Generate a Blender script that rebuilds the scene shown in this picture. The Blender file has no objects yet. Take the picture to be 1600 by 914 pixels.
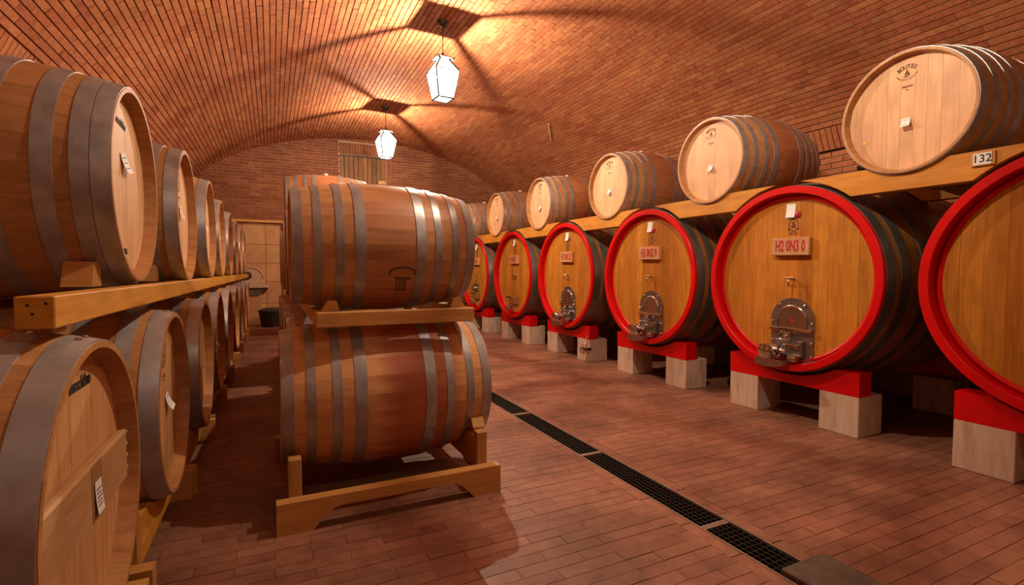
import bpy, math, random
from mathutils import Vector, Matrix
random.seed(7)
PI = math.pi
SC = bpy.context.scene
COL = SC.collection
# ------------------------------------------------------------------ camera
CAM_H = 1.25
F_PX, YAW, PITCH = 782.45, 0.4463, 0.0428
cd = bpy.data.cameras.new('camera'); cam = bpy.data.objects.new('camera', cd); COL.objects.link(cam)
cd.sensor_width = 36.0; cd.lens = F_PX / 1600 * 36; cd.clip_start = 0.02
cam.location = (0, 0, CAM_H); cam.rotation_euler = (PI / 2 - PITCH, 0, -YAW)
SC.camera = cam
# ------------------------------------------------------------------ world, exposure
w = bpy.data.worlds.new('world'); SC.world = w; w.use_nodes = True
w.node_tree.nodes['Background'].inputs[0].default_value = (1, .75, .5, 1)
w.node_tree.nodes['Background'].inputs[1].default_value = 0.0
SC.view_settings.view_transform = 'Standard'; SC.view_settings.look = 'None'
SC.view_settings.gamma = 1; SC.view_settings.use_curve_mapping = False
SC.view_settings.exposure = 0.0
LAMP_W = {0: 310.0, 1: 495.0, 2: 300.0, 3: 85.0}     # watts of the four bulbs, the farthest first, the added fill last
LAMP_COL = (1.0, 0.84, 0.66)
LAMPS = [(1.93, 9.40), (1.91, 5.93), (1.90, 2.35), (1.90, -1.10)]     # lanterns hung along the crown (third above the frame, last one added as fill)
# ------------------------------------------------------------------ small helpers
def project(p):
    cy, sy, cp, sp = math.cos(YAW), math.sin(YAW), math.cos(PITCH), math.sin(PITCH)
    x0, y0, z0 = p[0], p[1], p[2] - CAM_H
    x = x0 * cy - y0 * sy; y = x0 * sy + y0 * cy
    d = y * cp - z0 * sp
    if d < 0.05: return None
    return 800 + F_PX * x / d, 457 - F_PX * (y * sp + z0 * cp) / d, d
class MB:
    def __init__(s): s.v = []; s.f = []
    def add(s, vs, fs):
        n = len(s.v); s.v += [tuple(v) for v in vs]; s.f += [tuple(i + n for i in f) for f in fs]
        return s
    def box(s, x0, x1, y0, y1, z0, z1):
        return s.add([(x0,y0,z0),(x1,y0,z0),(x1,y1,z0),(x0,y1,z0),(x0,y0,z1),(x1,y0,z1),(x1,y1,z1),(x0,y1,z1)],
                     [(0,3,2,1),(4,5,6,7),(0,1,5,4),(1,2,6,5),(2,3,7,6),(3,0,4,7)])
    def bevbox(s, x0, x1, y0, y1, z0, z1, b=.004):
        # box with chamfered edges
        vs = []; idx = {}
        for sx in (0, 1):
            for sy in (0, 1):
                for sz in (0, 1):
                    X = (x0, x1)[sx]; Y = (y0, y1)[sy]; Z = (z0, z1)[sz]
                    dx = b if sx == 0 else -b; dy = b if sy == 0 else -b; dz = b if sz == 0 else -b
                    idx[sx, sy, sz] = len(vs)
                    vs += [(X, Y + dy, Z + dz), (X + dx, Y, Z + dz), (X + dx, Y + dy, Z)]
        g = lambda a, c, e, k: idx[a, c, e] + k
        fs = [(g(0,0,0,0),g(0,0,1,0),g(0,1,1,0),g(0,1,0,0)), (g(1,0,0,0),g(1,1,0,0),g(1,1,1,0),g(1,0,1,0)),
              (g(0,0,0,1),g(1,0,0,1),g(1,0,1,1),g(0,0,1,1)), (g(0,1,0,1),g(0,1,1,1),g(1,1,1,1),g(1,1,0,1)),
              (g(0,0,0,2),g(0,1,0,2),g(1,1,0,2),g(1,0,0,2)), (g(0,0,1,2),g(1,0,1,2),g(1,1,1,2),g(0,1,1,2))]
        for a in (0, 1):
            for c in (0, 1):
                fs += [(g(a,c,0,0),g(a,c,1,0),g(a,c,1,1),g(a,c,0,1)), (g(a,0,c,0),g(a,1,c,0),g(a,1,c,2),g(a,0,c,2)), (g(0,a,c,1),g(1,a,c,1),g(1,a,c,2),g(0,a,c,2))]
                for e in (0, 1): fs.append((g(a,c,e,0), g(a,c,e,1), g(a,c,e,2)))
        return s.add(vs, fs)
    def prism(s, poly, axis, a0, a1):
        # polygon in the two other axes, extruded along axis
        def P(q, t):
            if axis == 0: return (t, q[0], q[1])
            if axis == 1: return (q[0], t, q[1])
            return (q[0], q[1], t)
        n = len(poly)
        vs = [P(q, a0) for q in poly] + [P(q, a1) for q in poly]
        fs = [tuple(range(n - 1, -1, -1)), tuple(range(n, 2 * n))] + [(i, (i + 1) % n, n + (i + 1) % n, n + i) for i in range(n)]
        return s.add(vs, fs)
    def lathe(s, prof, axis=0, n=48, c=(0, 0, 0), close=False, a0=0, a1=2 * PI):
        # prof: (t along axis, r)
        full = abs(a1 - a0 - 2 * PI) < 1e-6
        m = len(prof); vs = []; k = n if full else n + 1
        for j in range(k):
            a = a0 + (a1 - a0) * j / n; ca, sa = math.cos(a), math.sin(a)
            for t, r in prof:
                if axis == 0: vs.append((c[0] + t, c[1] + r * ca, c[2] + r * sa))
                elif axis == 1: vs.append((c[0] + r * sa, c[1] + t, c[2] + r * ca))
                else: vs.append((c[0] + r * ca, c[1] + r * sa, c[2] + t))
        fs = []
        for j in range(n):
            j2 = (j + 1) % k
            for i in range(m if close else m - 1):
                i2 = (i + 1) % m
                fs.append((j * m + i, j2 * m + i, j2 * m + i2, j * m + i2))
        return s.add(vs, fs)
    def tube(s, pts, r, n=8, cap=True):
        pts = [Vector(p) for p in pts]; vs = []; fs = []
        up = Vector((0.13, 0.31, 0.94)).normalized()
        for i, p in enumerate(pts):
            d = (pts[min(i + 1, len(pts) - 1)] - pts[max(i - 1, 0)]).normalized()
            a = d.cross(up)
            if a.length < 1e-3: a = d.cross(Vector((1, 0, 0)))
            a.normalize(); b = d.cross(a)
            rr = r[i] if isinstance(r, (list, tuple)) else r
            for j in range(n):
                t = 2 * PI * j / n; vs.append(p + a * (rr * math.cos(t)) + b * (rr * math.sin(t)))
        for i in range(len(pts) - 1):
            for j in range(n): fs.append((i*n+j, i*n+(j+1)%n, (i+1)*n+(j+1)%n, (i+1)*n+j))
        if cap: fs += [tuple(range(n - 1, -1, -1)), tuple((len(pts) - 1) * n + j for j in range(n))]
        return s.add(vs, fs)
    def mesh(s, name, mat, smooth=False):
        me = bpy.data.meshes.new(name); me.from_pydata(s.v, [], s.f)
        if mat: me.materials.append(mat)
        if smooth: me.polygons.foreach_set('use_smooth', [True] * len(me.polygons))
        me.update(); return me
    def build(s, name, mat, parent=None, smooth=False, loc=None):
        return link(name, s.mesh(name, mat, smooth), parent, loc)
def recalc(me):
    import bmesh
    bm = bmesh.new(); bm.from_mesh(me); bmesh.ops.recalc_face_normals(bm, faces=bm.faces); bm.to_mesh(me); bm.free(); return me
def link(name, me, parent=None, loc=None, mw=None):
    o = bpy.data.objects.new(name, me); COL.objects.link(o)
    if parent is not None: o.parent = parent
    if loc is not None: o.location = loc
    if mw is not None: o.matrix_basis = mw
    return o
def tag(o, label, cat, group=None):
    o['label'] = label; o['category'] = cat
    if group: o['group'] = group
    return o
def struct(o, label=None, cat=None):
    o['kind'] = 'structure'
    if label: o['label'] = label
    if cat: o['category'] = cat
    return o
def empty(name, loc, rz=0):
    o = bpy.data.objects.new(name, None); COL.objects.link(o); o.empty_display_size = .05
    o.location = loc; o.rotation_euler = (0, 0, rz); return o
CACHE = {}
def cached(key, fn):
    if key not in CACHE: CACHE[key] = fn()
    return CACHE[key]
def smooth_by_angle(me, ang=35):
    me.polygons.foreach_set('use_smooth', [True] * len(me.polygons))
    import bmesh
    bm = bmesh.new(); bm.from_mesh(me)
    for e in bm.edges:
        if len(e.link_faces) == 2 and e.calc_face_angle(0) > math.radians(ang): e.smooth = False
        elif len(e.link_faces) != 2: e.smooth = False
    bm.to_mesh(me); bm.free(); return me
# ------------------------------------------------------------------ materials
def nodes(m):
    m.use_nodes = True; return m.node_tree, m.node_tree.nodes, m.node_tree.links
def principled(name, col, rough=.6, metal=0.0, spec=.5):
    m = bpy.data.materials.new(name); nt, N, L = nodes(m); b = N['Principled BSDF']
    b.inputs['Base Color'].default_value = (*col, 1); b.inputs['Roughness'].default_value = rough
    b.inputs['Metallic'].default_value = metal; b.inputs['Specular IOR Level'].default_value = spec
    return m
def ramp(N, stops):
    r = N.new('ShaderNodeValToRGB'); e = r.color_ramp.elements
    while len(e) < len(stops): e.new(.5)
    for el, (p, c) in zip(e, stops): el.position = p; el.color = (*c, 1)
    return r
def piece_random(N, L, use_island=True):
    oi = N.new('ShaderNodeObjectInfo'); a = N.new('ShaderNodeMath'); a.operation = 'ADD'
    L.new(oi.outputs['Random'], a.inputs[0])
    if use_island:
        g = N.new('ShaderNodeNewGeometry'); L.new(g.outputs['Random Per Island'], a.inputs[1])
    else: a.inputs[1].default_value = 0
    f = N.new('ShaderNodeMath'); f.operation = 'FRACT'; L.new(a.outputs[0], f.inputs[0])
    return f.outputs[0], oi
def coords(N, L, scale, oi, off=13.0):
    tc = N.new('ShaderNodeTexCoord'); mp = N.new('ShaderNodeMapping'); mp.inputs['Scale'].default_value = scale
    m = N.new('ShaderNodeMath'); m.operation = 'MULTIPLY'; m.inputs[1].default_value = off; L.new(oi.outputs['Random'], m.inputs[0])
    cb = N.new('ShaderNodeCombineXYZ'); [L.new(m.outputs[0], cb.inputs[i]) for i in range(3)]
    L.new(tc.outputs['Object'], mp.inputs['Vector']); L.new(cb.outputs[0], mp.inputs['Location'])
    return mp.outputs[0], tc
def wood(name, dark, mid, light, axis='X', rough=.55, vary=.25, fleck=0.0, stain=None, grain=1.0, spec=.35):
    m = bpy.data.materials.new(name); nt, N, L = nodes(m); b = N['Principled BSDF']
    b.inputs['Roughness'].default_value = rough; b.inputs['Specular IOR Level'].default_value = spec
    rnd, oi = piece_random(N, L)
    g = 26 * grain; s = {'X': (1.6, g, g), 'Y': (g, 1.6, g), 'Z': (g, g, 1.6)}[axis]
    vec, tc = coords(N, L, s, oi)
    n1 = N.new('ShaderNodeTexNoise'); n1.inputs['Scale'].default_value = 1.6; n1.inputs['Detail'].default_value = 6; n1.inputs['Roughness'].default_value = .62; n1.inputs['Distortion'].default_value = .5
    L.new(vec, n1.inputs['Vector'])
    s2 = {'X': (3, 90, 90), 'Y': (90, 3, 90), 'Z': (90, 90, 3)}[axis]
    vec2, _ = coords(N, L, s2, oi)
    n2 = N.new('ShaderNodeTexNoise'); n2.inputs['Scale'].default_value = 1.5; n2.inputs['Detail'].default_value = 3; L.new(vec2, n2.inputs['Vector'])
    mx = N.new('ShaderNodeMix'); mx.data_type = 'FLOAT'; mx.inputs[0].default_value = .35
    L.new(n1.outputs['Fac'], mx.inputs[2]); L.new(n2.outputs['Fac'], mx.inputs[3])
    r = ramp(N, [(.30, dark), (.50, mid), (.70, light)]); L.new(mx.outputs[0], r.inputs['Fac'])
    hsv = N.new('ShaderNodeHueSaturation'); L.new(r.outputs['Color'], hsv.inputs['Color'])
    mr = N.new('ShaderNodeMapRange'); mr.inputs['To Min'].default_value = 1 - vary; mr.inputs['To Max'].default_value = 1 + vary * .7
    L.new(rnd, mr.inputs['Value']); L.new(mr.outputs[0], hsv.inputs['Value'])
    mh = N.new('ShaderNodeMapRange'); mh.inputs['To Min'].default_value = .495; mh.inputs['To Max'].default_value = .505
    f3 = N.new('ShaderNodeMath'); f3.operation = 'MULTIPLY'; f3.inputs[1].default_value = 7.31; L.new(rnd, f3.inputs[0])
    f4 = N.new('ShaderNodeMath'); f4.operation = 'FRACT'; L.new(f3.outputs[0], f4.inputs[0]); L.new(f4.outputs[0], mh.inputs['Value']); L.new(mh.outputs[0], hsv.inputs['Hue'])
    out = hsv.outputs['Color']
    # large blotches of wear
    n3 = N.new('ShaderNodeTexNoise'); n3.inputs['Scale'].default_value = 4.0; n3.inputs['Detail'].default_value = 5
    vec3, _ = coords(N, L, (1, 1, 1), oi); L.new(vec3, n3.inputs['Vector'])
    r3 = ramp(N, [(.35, (.72, .70, .68)), (.6, (1, 1, 1))]); L.new(n3.outputs['Fac'], r3.inputs['Fac'])
    mm = N.new('ShaderNodeMix'); mm.data_type = 'RGBA'; mm.blend_type = 'MULTIPLY'; mm.inputs[0].default_value = .6
    L.new(out, mm.inputs[6]); L.new(r3.outputs['Color'], mm.inputs[7]); out = mm.outputs[2]
    if stain:   # wine stain with its own outline: colour, centre x, half width
        scol, cx, hw, strength = stain
        sx = N.new('ShaderNodeSeparateXYZ'); L.new(tc.outputs['Object'], sx.inputs[0])
        d = N.new('ShaderNodeMath'); d.operation = 'SUBTRACT'; d.inputs[1].default_value = cx; L.new(sx.outputs['X'], d.inputs[0])
        nn = N.new('ShaderNodeTexNoise'); nn.inputs['Scale'].default_value = 5; nn.inputs['Detail'].default_value = 6; L.new(tc.outputs['Object'], nn.inputs['Vector'])
        ab = N.new('ShaderNodeMath'); ab.operation = 'ABSOLUTE'; L.new(d.outputs[0], ab.inputs[0])
        ad = N.new('ShaderNodeMath'); ad.operation = 'MULTIPLY_ADD'; ad.inputs[1].default_value = -.45; L.new(nn.outputs['Fac'], ad.inputs[0]); L.new(ab.outputs[0], ad.inputs[2])
        m2 = N.new('ShaderNodeMapRange'); m2.inputs['From Min'].default_value = hw - .25; m2.inputs['From Max'].default_value = hw - .13; m2.inputs['To Min'].default_value = strength; m2.inputs['To Max'].default_value = 0
        L.new(ad.outputs[0], m2.inputs['Value'])
        sm = N.new('ShaderNodeMix'); sm.data_type = 'RGBA'; sm.blend_type = 'MULTIPLY'; sm.inputs[7].default_value = (*scol, 1)
        L.new(m2.outputs[0], sm.inputs[0]); L.new(out, sm.inputs[6]); out = sm.outputs[2]
    L.new(out, b.inputs['Base Color'])
    bp = N.new('ShaderNodeBump'); bp.inputs['Strength'].default_value = .12; bp.inputs['Distance'].default_value = .003
    L.new(mx.outputs[0], bp.inputs['Height']); L.new(bp.outputs[0], b.inputs['Normal'])
    return m
def speckled(name, stops, scale=30, rough=.8, vary=.2, bump=.2, detail=6, island=True, spec=.3, stretch=(1, 1, 1), metal=0.0, hue=.01, blotch=0.0, blotch_scale=1.2, shift=.22):
    m = bpy.data.materials.new(name); nt, N, L = nodes(m); b = N['Principled BSDF']
    b.inputs['Roughness'].default_value = rough; b.inputs['Specular IOR Level'].default_value = spec; b.inputs['Metallic'].default_value = metal
    rnd, oi = piece_random(N, L, island)
    vec, tc = coords(N, L, stretch, oi)
    n1 = N.new('ShaderNodeTexNoise'); n1.inputs['Scale'].default_value = scale; n1.inputs['Detail'].default_value = detail; n1.inputs['Roughness'].default_value = .6; L.new(vec, n1.inputs['Vector'])
    ad = N.new('ShaderNodeMath'); ad.operation = 'MULTIPLY_ADD'; ad.inputs[1].default_value = shift if island else 0.0
    sb = N.new('ShaderNodeMath'); sb.operation = 'SUBTRACT'; sb.inputs[1].default_value = .5; L.new(rnd, sb.inputs[0])
    L.new(sb.outputs[0], ad.inputs[0]); L.new(n1.outputs['Fac'], ad.inputs[2])
    r = ramp(N, stops); L.new(ad.outputs[0], r.inputs['Fac'])
    hsv = N.new('ShaderNodeHueSaturation'); L.new(r.outputs['Color'], hsv.inputs['Color'])
    f3 = N.new('ShaderNodeMath'); f3.operation = 'MULTIPLY'; f3.inputs[1].default_value = 9.17; L.new(rnd, f3.inputs[0])
    f4 = N.new('ShaderNodeMath'); f4.operation = 'FRACT'; L.new(f3.outputs[0], f4.inputs[0])
    if not island: hue = 0; vary = 0
    mr = N.new('ShaderNodeMapRange'); mr.inputs['To Min'].default_value = 1 - vary; mr.inputs['To Max'].default_value = 1 + vary; L.new(f4.outputs[0], mr.inputs['Value']); L.new(mr.outputs[0], hsv.inputs['Value'])
    mh = N.new('ShaderNodeMapRange'); mh.inputs['To Min'].default_value = .5 - hue; mh.inputs['To Max'].default_value = .5 + hue; L.new(rnd, mh.inputs['Value']); L.new(mh.outputs[0], hsv.inputs['Hue'])
    out = hsv.outputs['Color']
    if blotch:
        n3 = N.new('ShaderNodeTexNoise'); n3.inputs['Scale'].default_value = blotch_scale; n3.inputs['Detail'].default_value = 4
        ge = N.new('ShaderNodeNewGeometry'); L.new(ge.outputs['Position'], n3.inputs['Vector'])
        r3 = ramp(N, [(.35, (1 - blotch,) * 3), (.62, (1, 1, 1))]); L.new(n3.outputs['Fac'], r3.inputs['Fac'])
        mm = N.new('ShaderNodeMix'); mm.data_type = 'RGBA'; mm.blend_type = 'MULTIPLY'; mm.inputs[0].default_value = 1
        L.new(out, mm.inputs[6]); L.new(r3.outputs['Color'], mm.inputs[7]); out = mm.outputs[2]
    L.new(out, b.inputs['Base Color'])
    if bump:
        bp = N.new('ShaderNodeBump'); bp.inputs['Strength'].default_value = bump; bp.inputs['Distance'].default_value = .004
        L.new(n1.outputs['Fac'], bp.inputs['Height']); L.new(bp.outputs[0], b.inputs['Normal'])
    return m
M = {}
M['stave'] = wood('oak_staves', (.31, .135, .044), (.47, .218, .075), (.56, .28, .105), 'X', .5, .05, grain=.7)
M['stave_new'] = wood('oak_staves_new', (.38, .175, .065), (.52, .26, .10), (.62, .335, .145), 'X', .5, .05, stain=((.75, .36, .34), .0, .30, .5), grain=.7)
M['stave_upper'] = wood('oak_staves_stained', (.42, .190, .072), (.58, .28, .114), (.66, .34, .15), 'X', .5, .035, stain=((.72, .50, .44), .02, .15, .5), grain=.6)
M['stave_lower'] = wood('oak_staves_wine', (.48, .215, .078), (.66, .32, .128), (.74, .385, .16), 'X', .5, .035, stain=((.58, .26, .27), .13, .18, .8), grain=.6)
M['stave_cask'] = wood('cask_staves', (.19, .072, .015), (.29, .115, .025), (.37, .155, .038), 'X', .45, .12)
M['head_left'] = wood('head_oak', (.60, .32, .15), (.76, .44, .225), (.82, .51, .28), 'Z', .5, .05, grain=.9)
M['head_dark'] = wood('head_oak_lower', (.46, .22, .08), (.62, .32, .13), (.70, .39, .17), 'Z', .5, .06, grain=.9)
M['head_right'] = wood('head_oak_pale', (.62, .34, .165), (.74, .43, .225), (.80, .49, .275), 'Z', .5, .05, grain=.9)
M['head_cask'] = wood('head_cask', (.36, .128, .014), (.52, .195, .024), (.62, .255, .040), 'Z', .45, .16, grain=.7, spec=.22)
M['beam'] = wood('beam_wood', (.46, .175, .020), (.64, .26, .032), (.72, .33, .055), 'Y', .5, .08, grain=.5)
M['beam_x'] = wood('beam_wood_x', (.42, .19, .045), (.58, .28, .075), (.66, .35, .11), 'X', .5, .1, grain=.5)
M['beam_z'] = wood('post_wood', (.42, .19, .045), (.56, .27, .075), (.64, .34, .11), 'Z', .5, .1, grain=.5)
M['plank'] = wood('plank_wood', (.44, .23, .09), (.56, .32, .14), (.64, .39, .19), 'Y', .55, .1, grain=.6)
M['door'] = wood('shutter_wood', (.16, .065, .02), (.28, .12, .04), (.36, .17, .06), 'Z', .6, .3, grain=.7)
M['hoop'] = speckled('hoop_steel', [(.3, (.29, .262, .258)), (.55, (.40, .368, .36)), (.75, (.52, .485, .475))], 9, .40, .06, .05, 5, False, .5, (1, 1, 1), .5)
M['hoop_cask'] = speckled('cask_hoop_steel', [(.3, (.16, .155, .14)), (.55, (.24, .235, .215)), (.75, (.31, .30, .28))], 7, .42, .05, .05, 5, False, .5, (1, 1, 1), .8)
M['red'] = speckled('red_paint', [(.3, (.55, .001, .002)), (.7, (.66, .002, .003))], 6, .36, .03, .04, 4, False, .35)
M['steel'] = principled('stainless', (.55, .53, .51), .22, 1.0)
M['steel_dark'] = speckled('door_steel', [(.3, (.25, .22, .20)), (.7, (.38, .35, .33))], 8, .33, .03, .03, 4, False, .5, (1, 1, 1), .9)
M['chrome'] = principled('chrome', (.75, .73, .70), .10, 1.0)
M['brass'] = principled('tap_metal', (.45, .38, .28), .3, 1.0)
M['iron'] = principled('black_iron', (.035, .030, .026), .5, .4)
M['stone'] = speckled('travertine_block', [(.25, (.40, .27, .185)), (.5, (.58, .42, .31)), (.75, (.68, .52, .40))], 7, .85, .08, .35, 9, False, .25, (3.2, 3.2, .55), 0, .005)
M['slab'] = speckled('dark_stone', [(.3, (.075, .050, .036)), (.6, (.13, .088, .060)), (.8, (.18, .125, .088))], 14, .85, .05, .4, 7, False)
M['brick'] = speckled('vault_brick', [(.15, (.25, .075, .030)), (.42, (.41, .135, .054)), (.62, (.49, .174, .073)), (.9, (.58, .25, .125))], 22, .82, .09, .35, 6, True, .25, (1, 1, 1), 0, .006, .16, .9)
M['brick_darker'] = speckled('wall_brick', [(.15, (.14, .040, .014)), (.42, (.24, .074, .028)), (.62, (.30, .100, .040)), (.9, (.40, .16, .08))], 22, .82, .09, .35, 6, True, .25, (1, 1, 1), 0, .006, .2, .9)  # vault brick recipe in darker, browner tones for the end wall
M['brick_flat'] = M['brick']
M['mortar'] = speckled('mortar', [(.3, (.24, .130, .080)), (.7, (.36, .22, .145))], 30, .95, .05, .4, 5, False, .1)
M['pointing'] = speckled('lime_pointing', [(.3, (.42, .27, .18)), (.7, (.60, .42, .30))], 30, .95, .05, .4, 5, False, .1)
M['tile'] = speckled('floor_tile', [(.2, (.20, .080, .047)), (.5, (.305, .127, .075)), (.8, (.38, .166, .102))], 13, .5, .08, .12, 7, True, .4, (1, 1, 1), 0, .004, .40, 1.9, .12)
M['grout'] = speckled('grout', [(.3, (.070, .030, .018)), (.7, (.12, .055, .034))], 30, .9, .05, .2, 4, False, .2)
M['plaster'] = speckled('ochre_plaster', [(.3, (.42, .20, .085)), (.7, (.55, .28, .13))], 5, .85, .06, .15, 6, True, .2)
M['pale_stone'] = speckled('carved_stone', [(.3, (.40, .24, .14)), (.7, (.56, .37, .23))], 12, .85, .05, .3, 6, False, .2)
M['paper'] = principled('white_paper', (.80, .78, .76), .7)
M['ink'] = principled('black_ink', (.020, .013, .010), .7)
M['burn'] = principled('branded_brown', (.13, .055, .020), .8)
M['redink'] = principled('red_ink', (.42, .008, .008), .6)
M['tag_patch'] = principled('patch_brown', (.33, .165, .070), .5)
M['yellow_strip'] = principled('pale_yellow', (.85, .66, .34), .6)
M['plate'] = wood('sign_wood', (.50, .25, .11), (.62, .335, .155), (.68, .40, .20), 'Y', .5, .05, grain=.6)
M['dark'] = principled('drain_pit', (.012, .009, .007), .9)
M['rail'] = speckled('drain_steel', [(.3, (.30, .22, .17)), (.7, (.46, .36, .29))], 20, .45, .04, .1, 4, False, .5, (1, 1, 1), .6)
M['bucket'] = principled('black_plastic', (.02, .017, .015), .35)
M['yellow'] = principled('yellow_sticker', (.72, .45, .06), .6)
M['seal'] = principled('wax_red', (.35, .01, .03), .4)
M['bung'] = principled('silicone_bung', (.78, .72, .66), .5)
def brick_wall_mat():
    m = bpy.data.materials.new('brick_courses'); nt, N, L = nodes(m); b = N['Principled BSDF']; b.inputs['Roughness'].default_value = .85
    tc = N.new('ShaderNodeTexCoord'); sp = N.new('ShaderNodeSeparateXYZ'); L.new(tc.outputs['Object'], sp.inputs[0])
    ad = N.new('ShaderNodeMath'); ad.operation = 'ADD'; L.new(sp.outputs['X'], ad.inputs[0]); L.new(sp.outputs['Y'], ad.inputs[1])
    cb = N.new('ShaderNodeCombineXYZ'); L.new(ad.outputs[0], cb.inputs[0]); L.new(sp.outputs['Z'], cb.inputs[1])
    br = N.new('ShaderNodeTexBrick'); L.new(cb.outputs[0], br.inputs['Vector'])
    br.inputs['Color1'].default_value = (.40, .145, .068, 1); br.inputs['Color2'].default_value = (.52, .21, .105, 1); br.inputs['Mortar'].default_value = (.28, .16, .10, 1)
    br.inputs['Scale'].default_value = 1; br.inputs['Brick Width'].default_value = .26; br.inputs['Row Height'].default_value = .066; br.inputs['Mortar Size'].default_value = .005
    L.new(br.outputs['Color'], b.inputs['Base Color'])
    bp = N.new('ShaderNodeBump'); bp.inputs['Strength'].default_value = .6; bp.inputs['Distance'].default_value = .008; bp.invert = True
    L.new(br.outputs['Fac'], bp.inputs['Height']); L.new(bp.outputs[0], b.inputs['Normal'])
    return m
M['brick_wall'] = brick_wall_mat()
def glass_mat():
    m = bpy.data.materials.new('lit_lantern_glass'); nt, N, L = nodes(m); N.remove(N['Principled BSDF'])
    t = N.new('ShaderNodeBsdfTransparent'); e = N.new('ShaderNodeEmission'); e.inputs[0].default_value = (1, .93, .82, 1); e.inputs[1].default_value = 6.0
    t.inputs[0].default_value = (.96, .94, .9, 1)
    mx = N.new('ShaderNodeMixShader'); mx.inputs[0].default_value = .30
    L.new(t.outputs[0], mx.inputs[1]); L.new(e.outputs[0], mx.inputs[2]); L.new(mx.outputs[0], N['Material Output'].inputs[0])
    return m
M['glass'] = glass_mat()
def bulb_mat():
    m = bpy.data.materials.new('bulb_glow'); nt, N, L = nodes(m); N.remove(N['Principled BSDF'])
    e = N.new('ShaderNodeEmission'); e.inputs[0].default_value = (1, .9, .75, 1); e.inputs[1].default_value = 60.0
    L.new(e.outputs[0], N['Material Output'].inputs[0]); return m
M['bulb'] = bulb_mat()
# ------------------------------------------------------------------ the room
XL_W, XR_W, YB, YF = -1.70, 5.80, 12.0, -3.2
VC, VA, VB, VZ = 2.05, 3.80, 1.95, 2.32            # vault: half ellipse
def vault_z(x): return VZ + VB * math.sqrt(max(0, 1 - ((x - VC) / VA) ** 2))
# arc length table from the left springing to the right one
TH0 = math.acos(3.75 / VA)
tab = []; s_ = 0; prev = None
for i in range(2001):
    th = PI - TH0 - (PI - 2 * TH0) * i / 2000
    p = (VC + VA * math.cos(th), VZ + VB * math.sin(th))
    if prev: s_ += math.dist(p, prev)
    tab.append((s_, p[0], p[1], th)); prev = p
ARC = s_
def vault_at(s):
    lo, hi = 0, 2000
    while hi - lo > 1:
        m = (lo + hi) // 2
        if tab[m][0] < s: lo = m
        else: hi = m
    a, b = tab[lo], tab[hi]; t = (s - a[0]) / max(1e-9, b[0] - a[0]); t = min(1, max(0, t))
    x = a[1] + (b[1] - a[1]) * t; z = a[2] + (b[2] - a[2]) * t; th = a[3] + (b[3] - a[3]) * t
    tx, tz = VA * math.sin(th), -VB * math.cos(th); l = math.hypot(tx, tz)     # tangent, left to right
    return x, z, tx / l, tz / l
def in_poly(u, v, poly):
    c = False; n = len(poly)
    for i in range(n):
        (x1, y1), (x2, y2) = poly[i], poly[(i + 1) % n]
        if (y1 > v) != (y2 > v) and u < (x2 - x1) * (v - y1) / (y2 - y1) + x1: c = not c
    return c
HIDE = [[(0,75),(100,100),(200,135),(250,230),(300,240),(330,285),(385,360),(440,345),(445,268),(520,266),(575,285),(640,290),(740,320),(760,300),(830,290),(830,275),(915,268),(920,245),(960,232),(1055,235),(1062,215),(1110,182),(1190,178),(1270,205),(1285,260),(1318,268),(1316,190),(1345,115),(1420,75),(1530,66),(1600,90),(1600,914),(0,914)]]
HIDE_FLOOR = [[(0,0),(1600,0),(1600,640),(1500,640),(1500,740),(1600,770),(1600,600),(1380,640),(1370,690),(1275,670),(1275,640),(1140,600),(960,590),(770,530),(770,640),(786,770),(690,790),(490,830),(430,840),(255,800),(255,914),(0,914)]]
def brick_box(hl, hw, dep):
    # local x along the length, y across, z proud: open at the back
    return ([(-hl,-hw,0),(hl,-hw,0),(hl,hw,0),(-hl,hw,0),(-hl,-hw,dep),(hl,-hw,dep),(hl,hw,dep),(-hl,hw,dep)],
            [(4,5,6,7),(0,1,5,4),(1,2,6,5),(2,3,7,6),(3,0,4,7)])
def lay_pieces(items, parent, name, mat, n_parts, hide, dep):
    """items: (matrix, half length, half width). The largest in view become objects, the rest one mesh."""
    sc = []
    for k, (mw, hl, hw) in enumerate(items):
        c = mw @ Vector((0, 0, dep)); pr = project(c); area = 0
        if pr and 0 <= pr[0] <= 1600 and 0 <= pr[1] <= 914 and not any(in_poly(pr[0], pr[1], h) for h in hide):
            q = [project(mw @ Vector((a * hl, b * hw, dep))) for a, b in ((-1,-1),(1,-1),(1,1),(-1,1))]
            if all(q): area = abs(sum(q[i][0] * q[(i+1)%4][1] - q[(i+1)%4][0] * q[i][1] for i in range(4))) / 2
        sc.append((area, k))
    sc.sort(reverse=True); pick = {k for a, k in sc[:n_parts] if a > 0}
    rest = MB()
    for k, (mw, hl, hw) in enumerate(items):
        if k in pick:
            me = cached((name, round(hl, 3), round(hw, 3), mat.name), lambda: MB().add(*brick_box(hl, hw, dep)).mesh(name, mat))
            link(name, me, parent, mw=mw)
        else:
            vs, fs = brick_box(hl, hw, dep); rest.add([mw @ Vector(v) for v in vs], fs)
    if rest.v:
        o = rest.build(name + '_field', mat, parent); o['kind'] = 'stuff'
    return len(pick)
def frame(o, ex, ey, ez):
    return Matrix(((ex[0], ey[0], ez[0], o[0]), (ex[1], ey[1], ez[1], o[1]), (ex[2], ey[2], ez[2], o[2]), (0, 0, 0, 1)))
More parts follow.
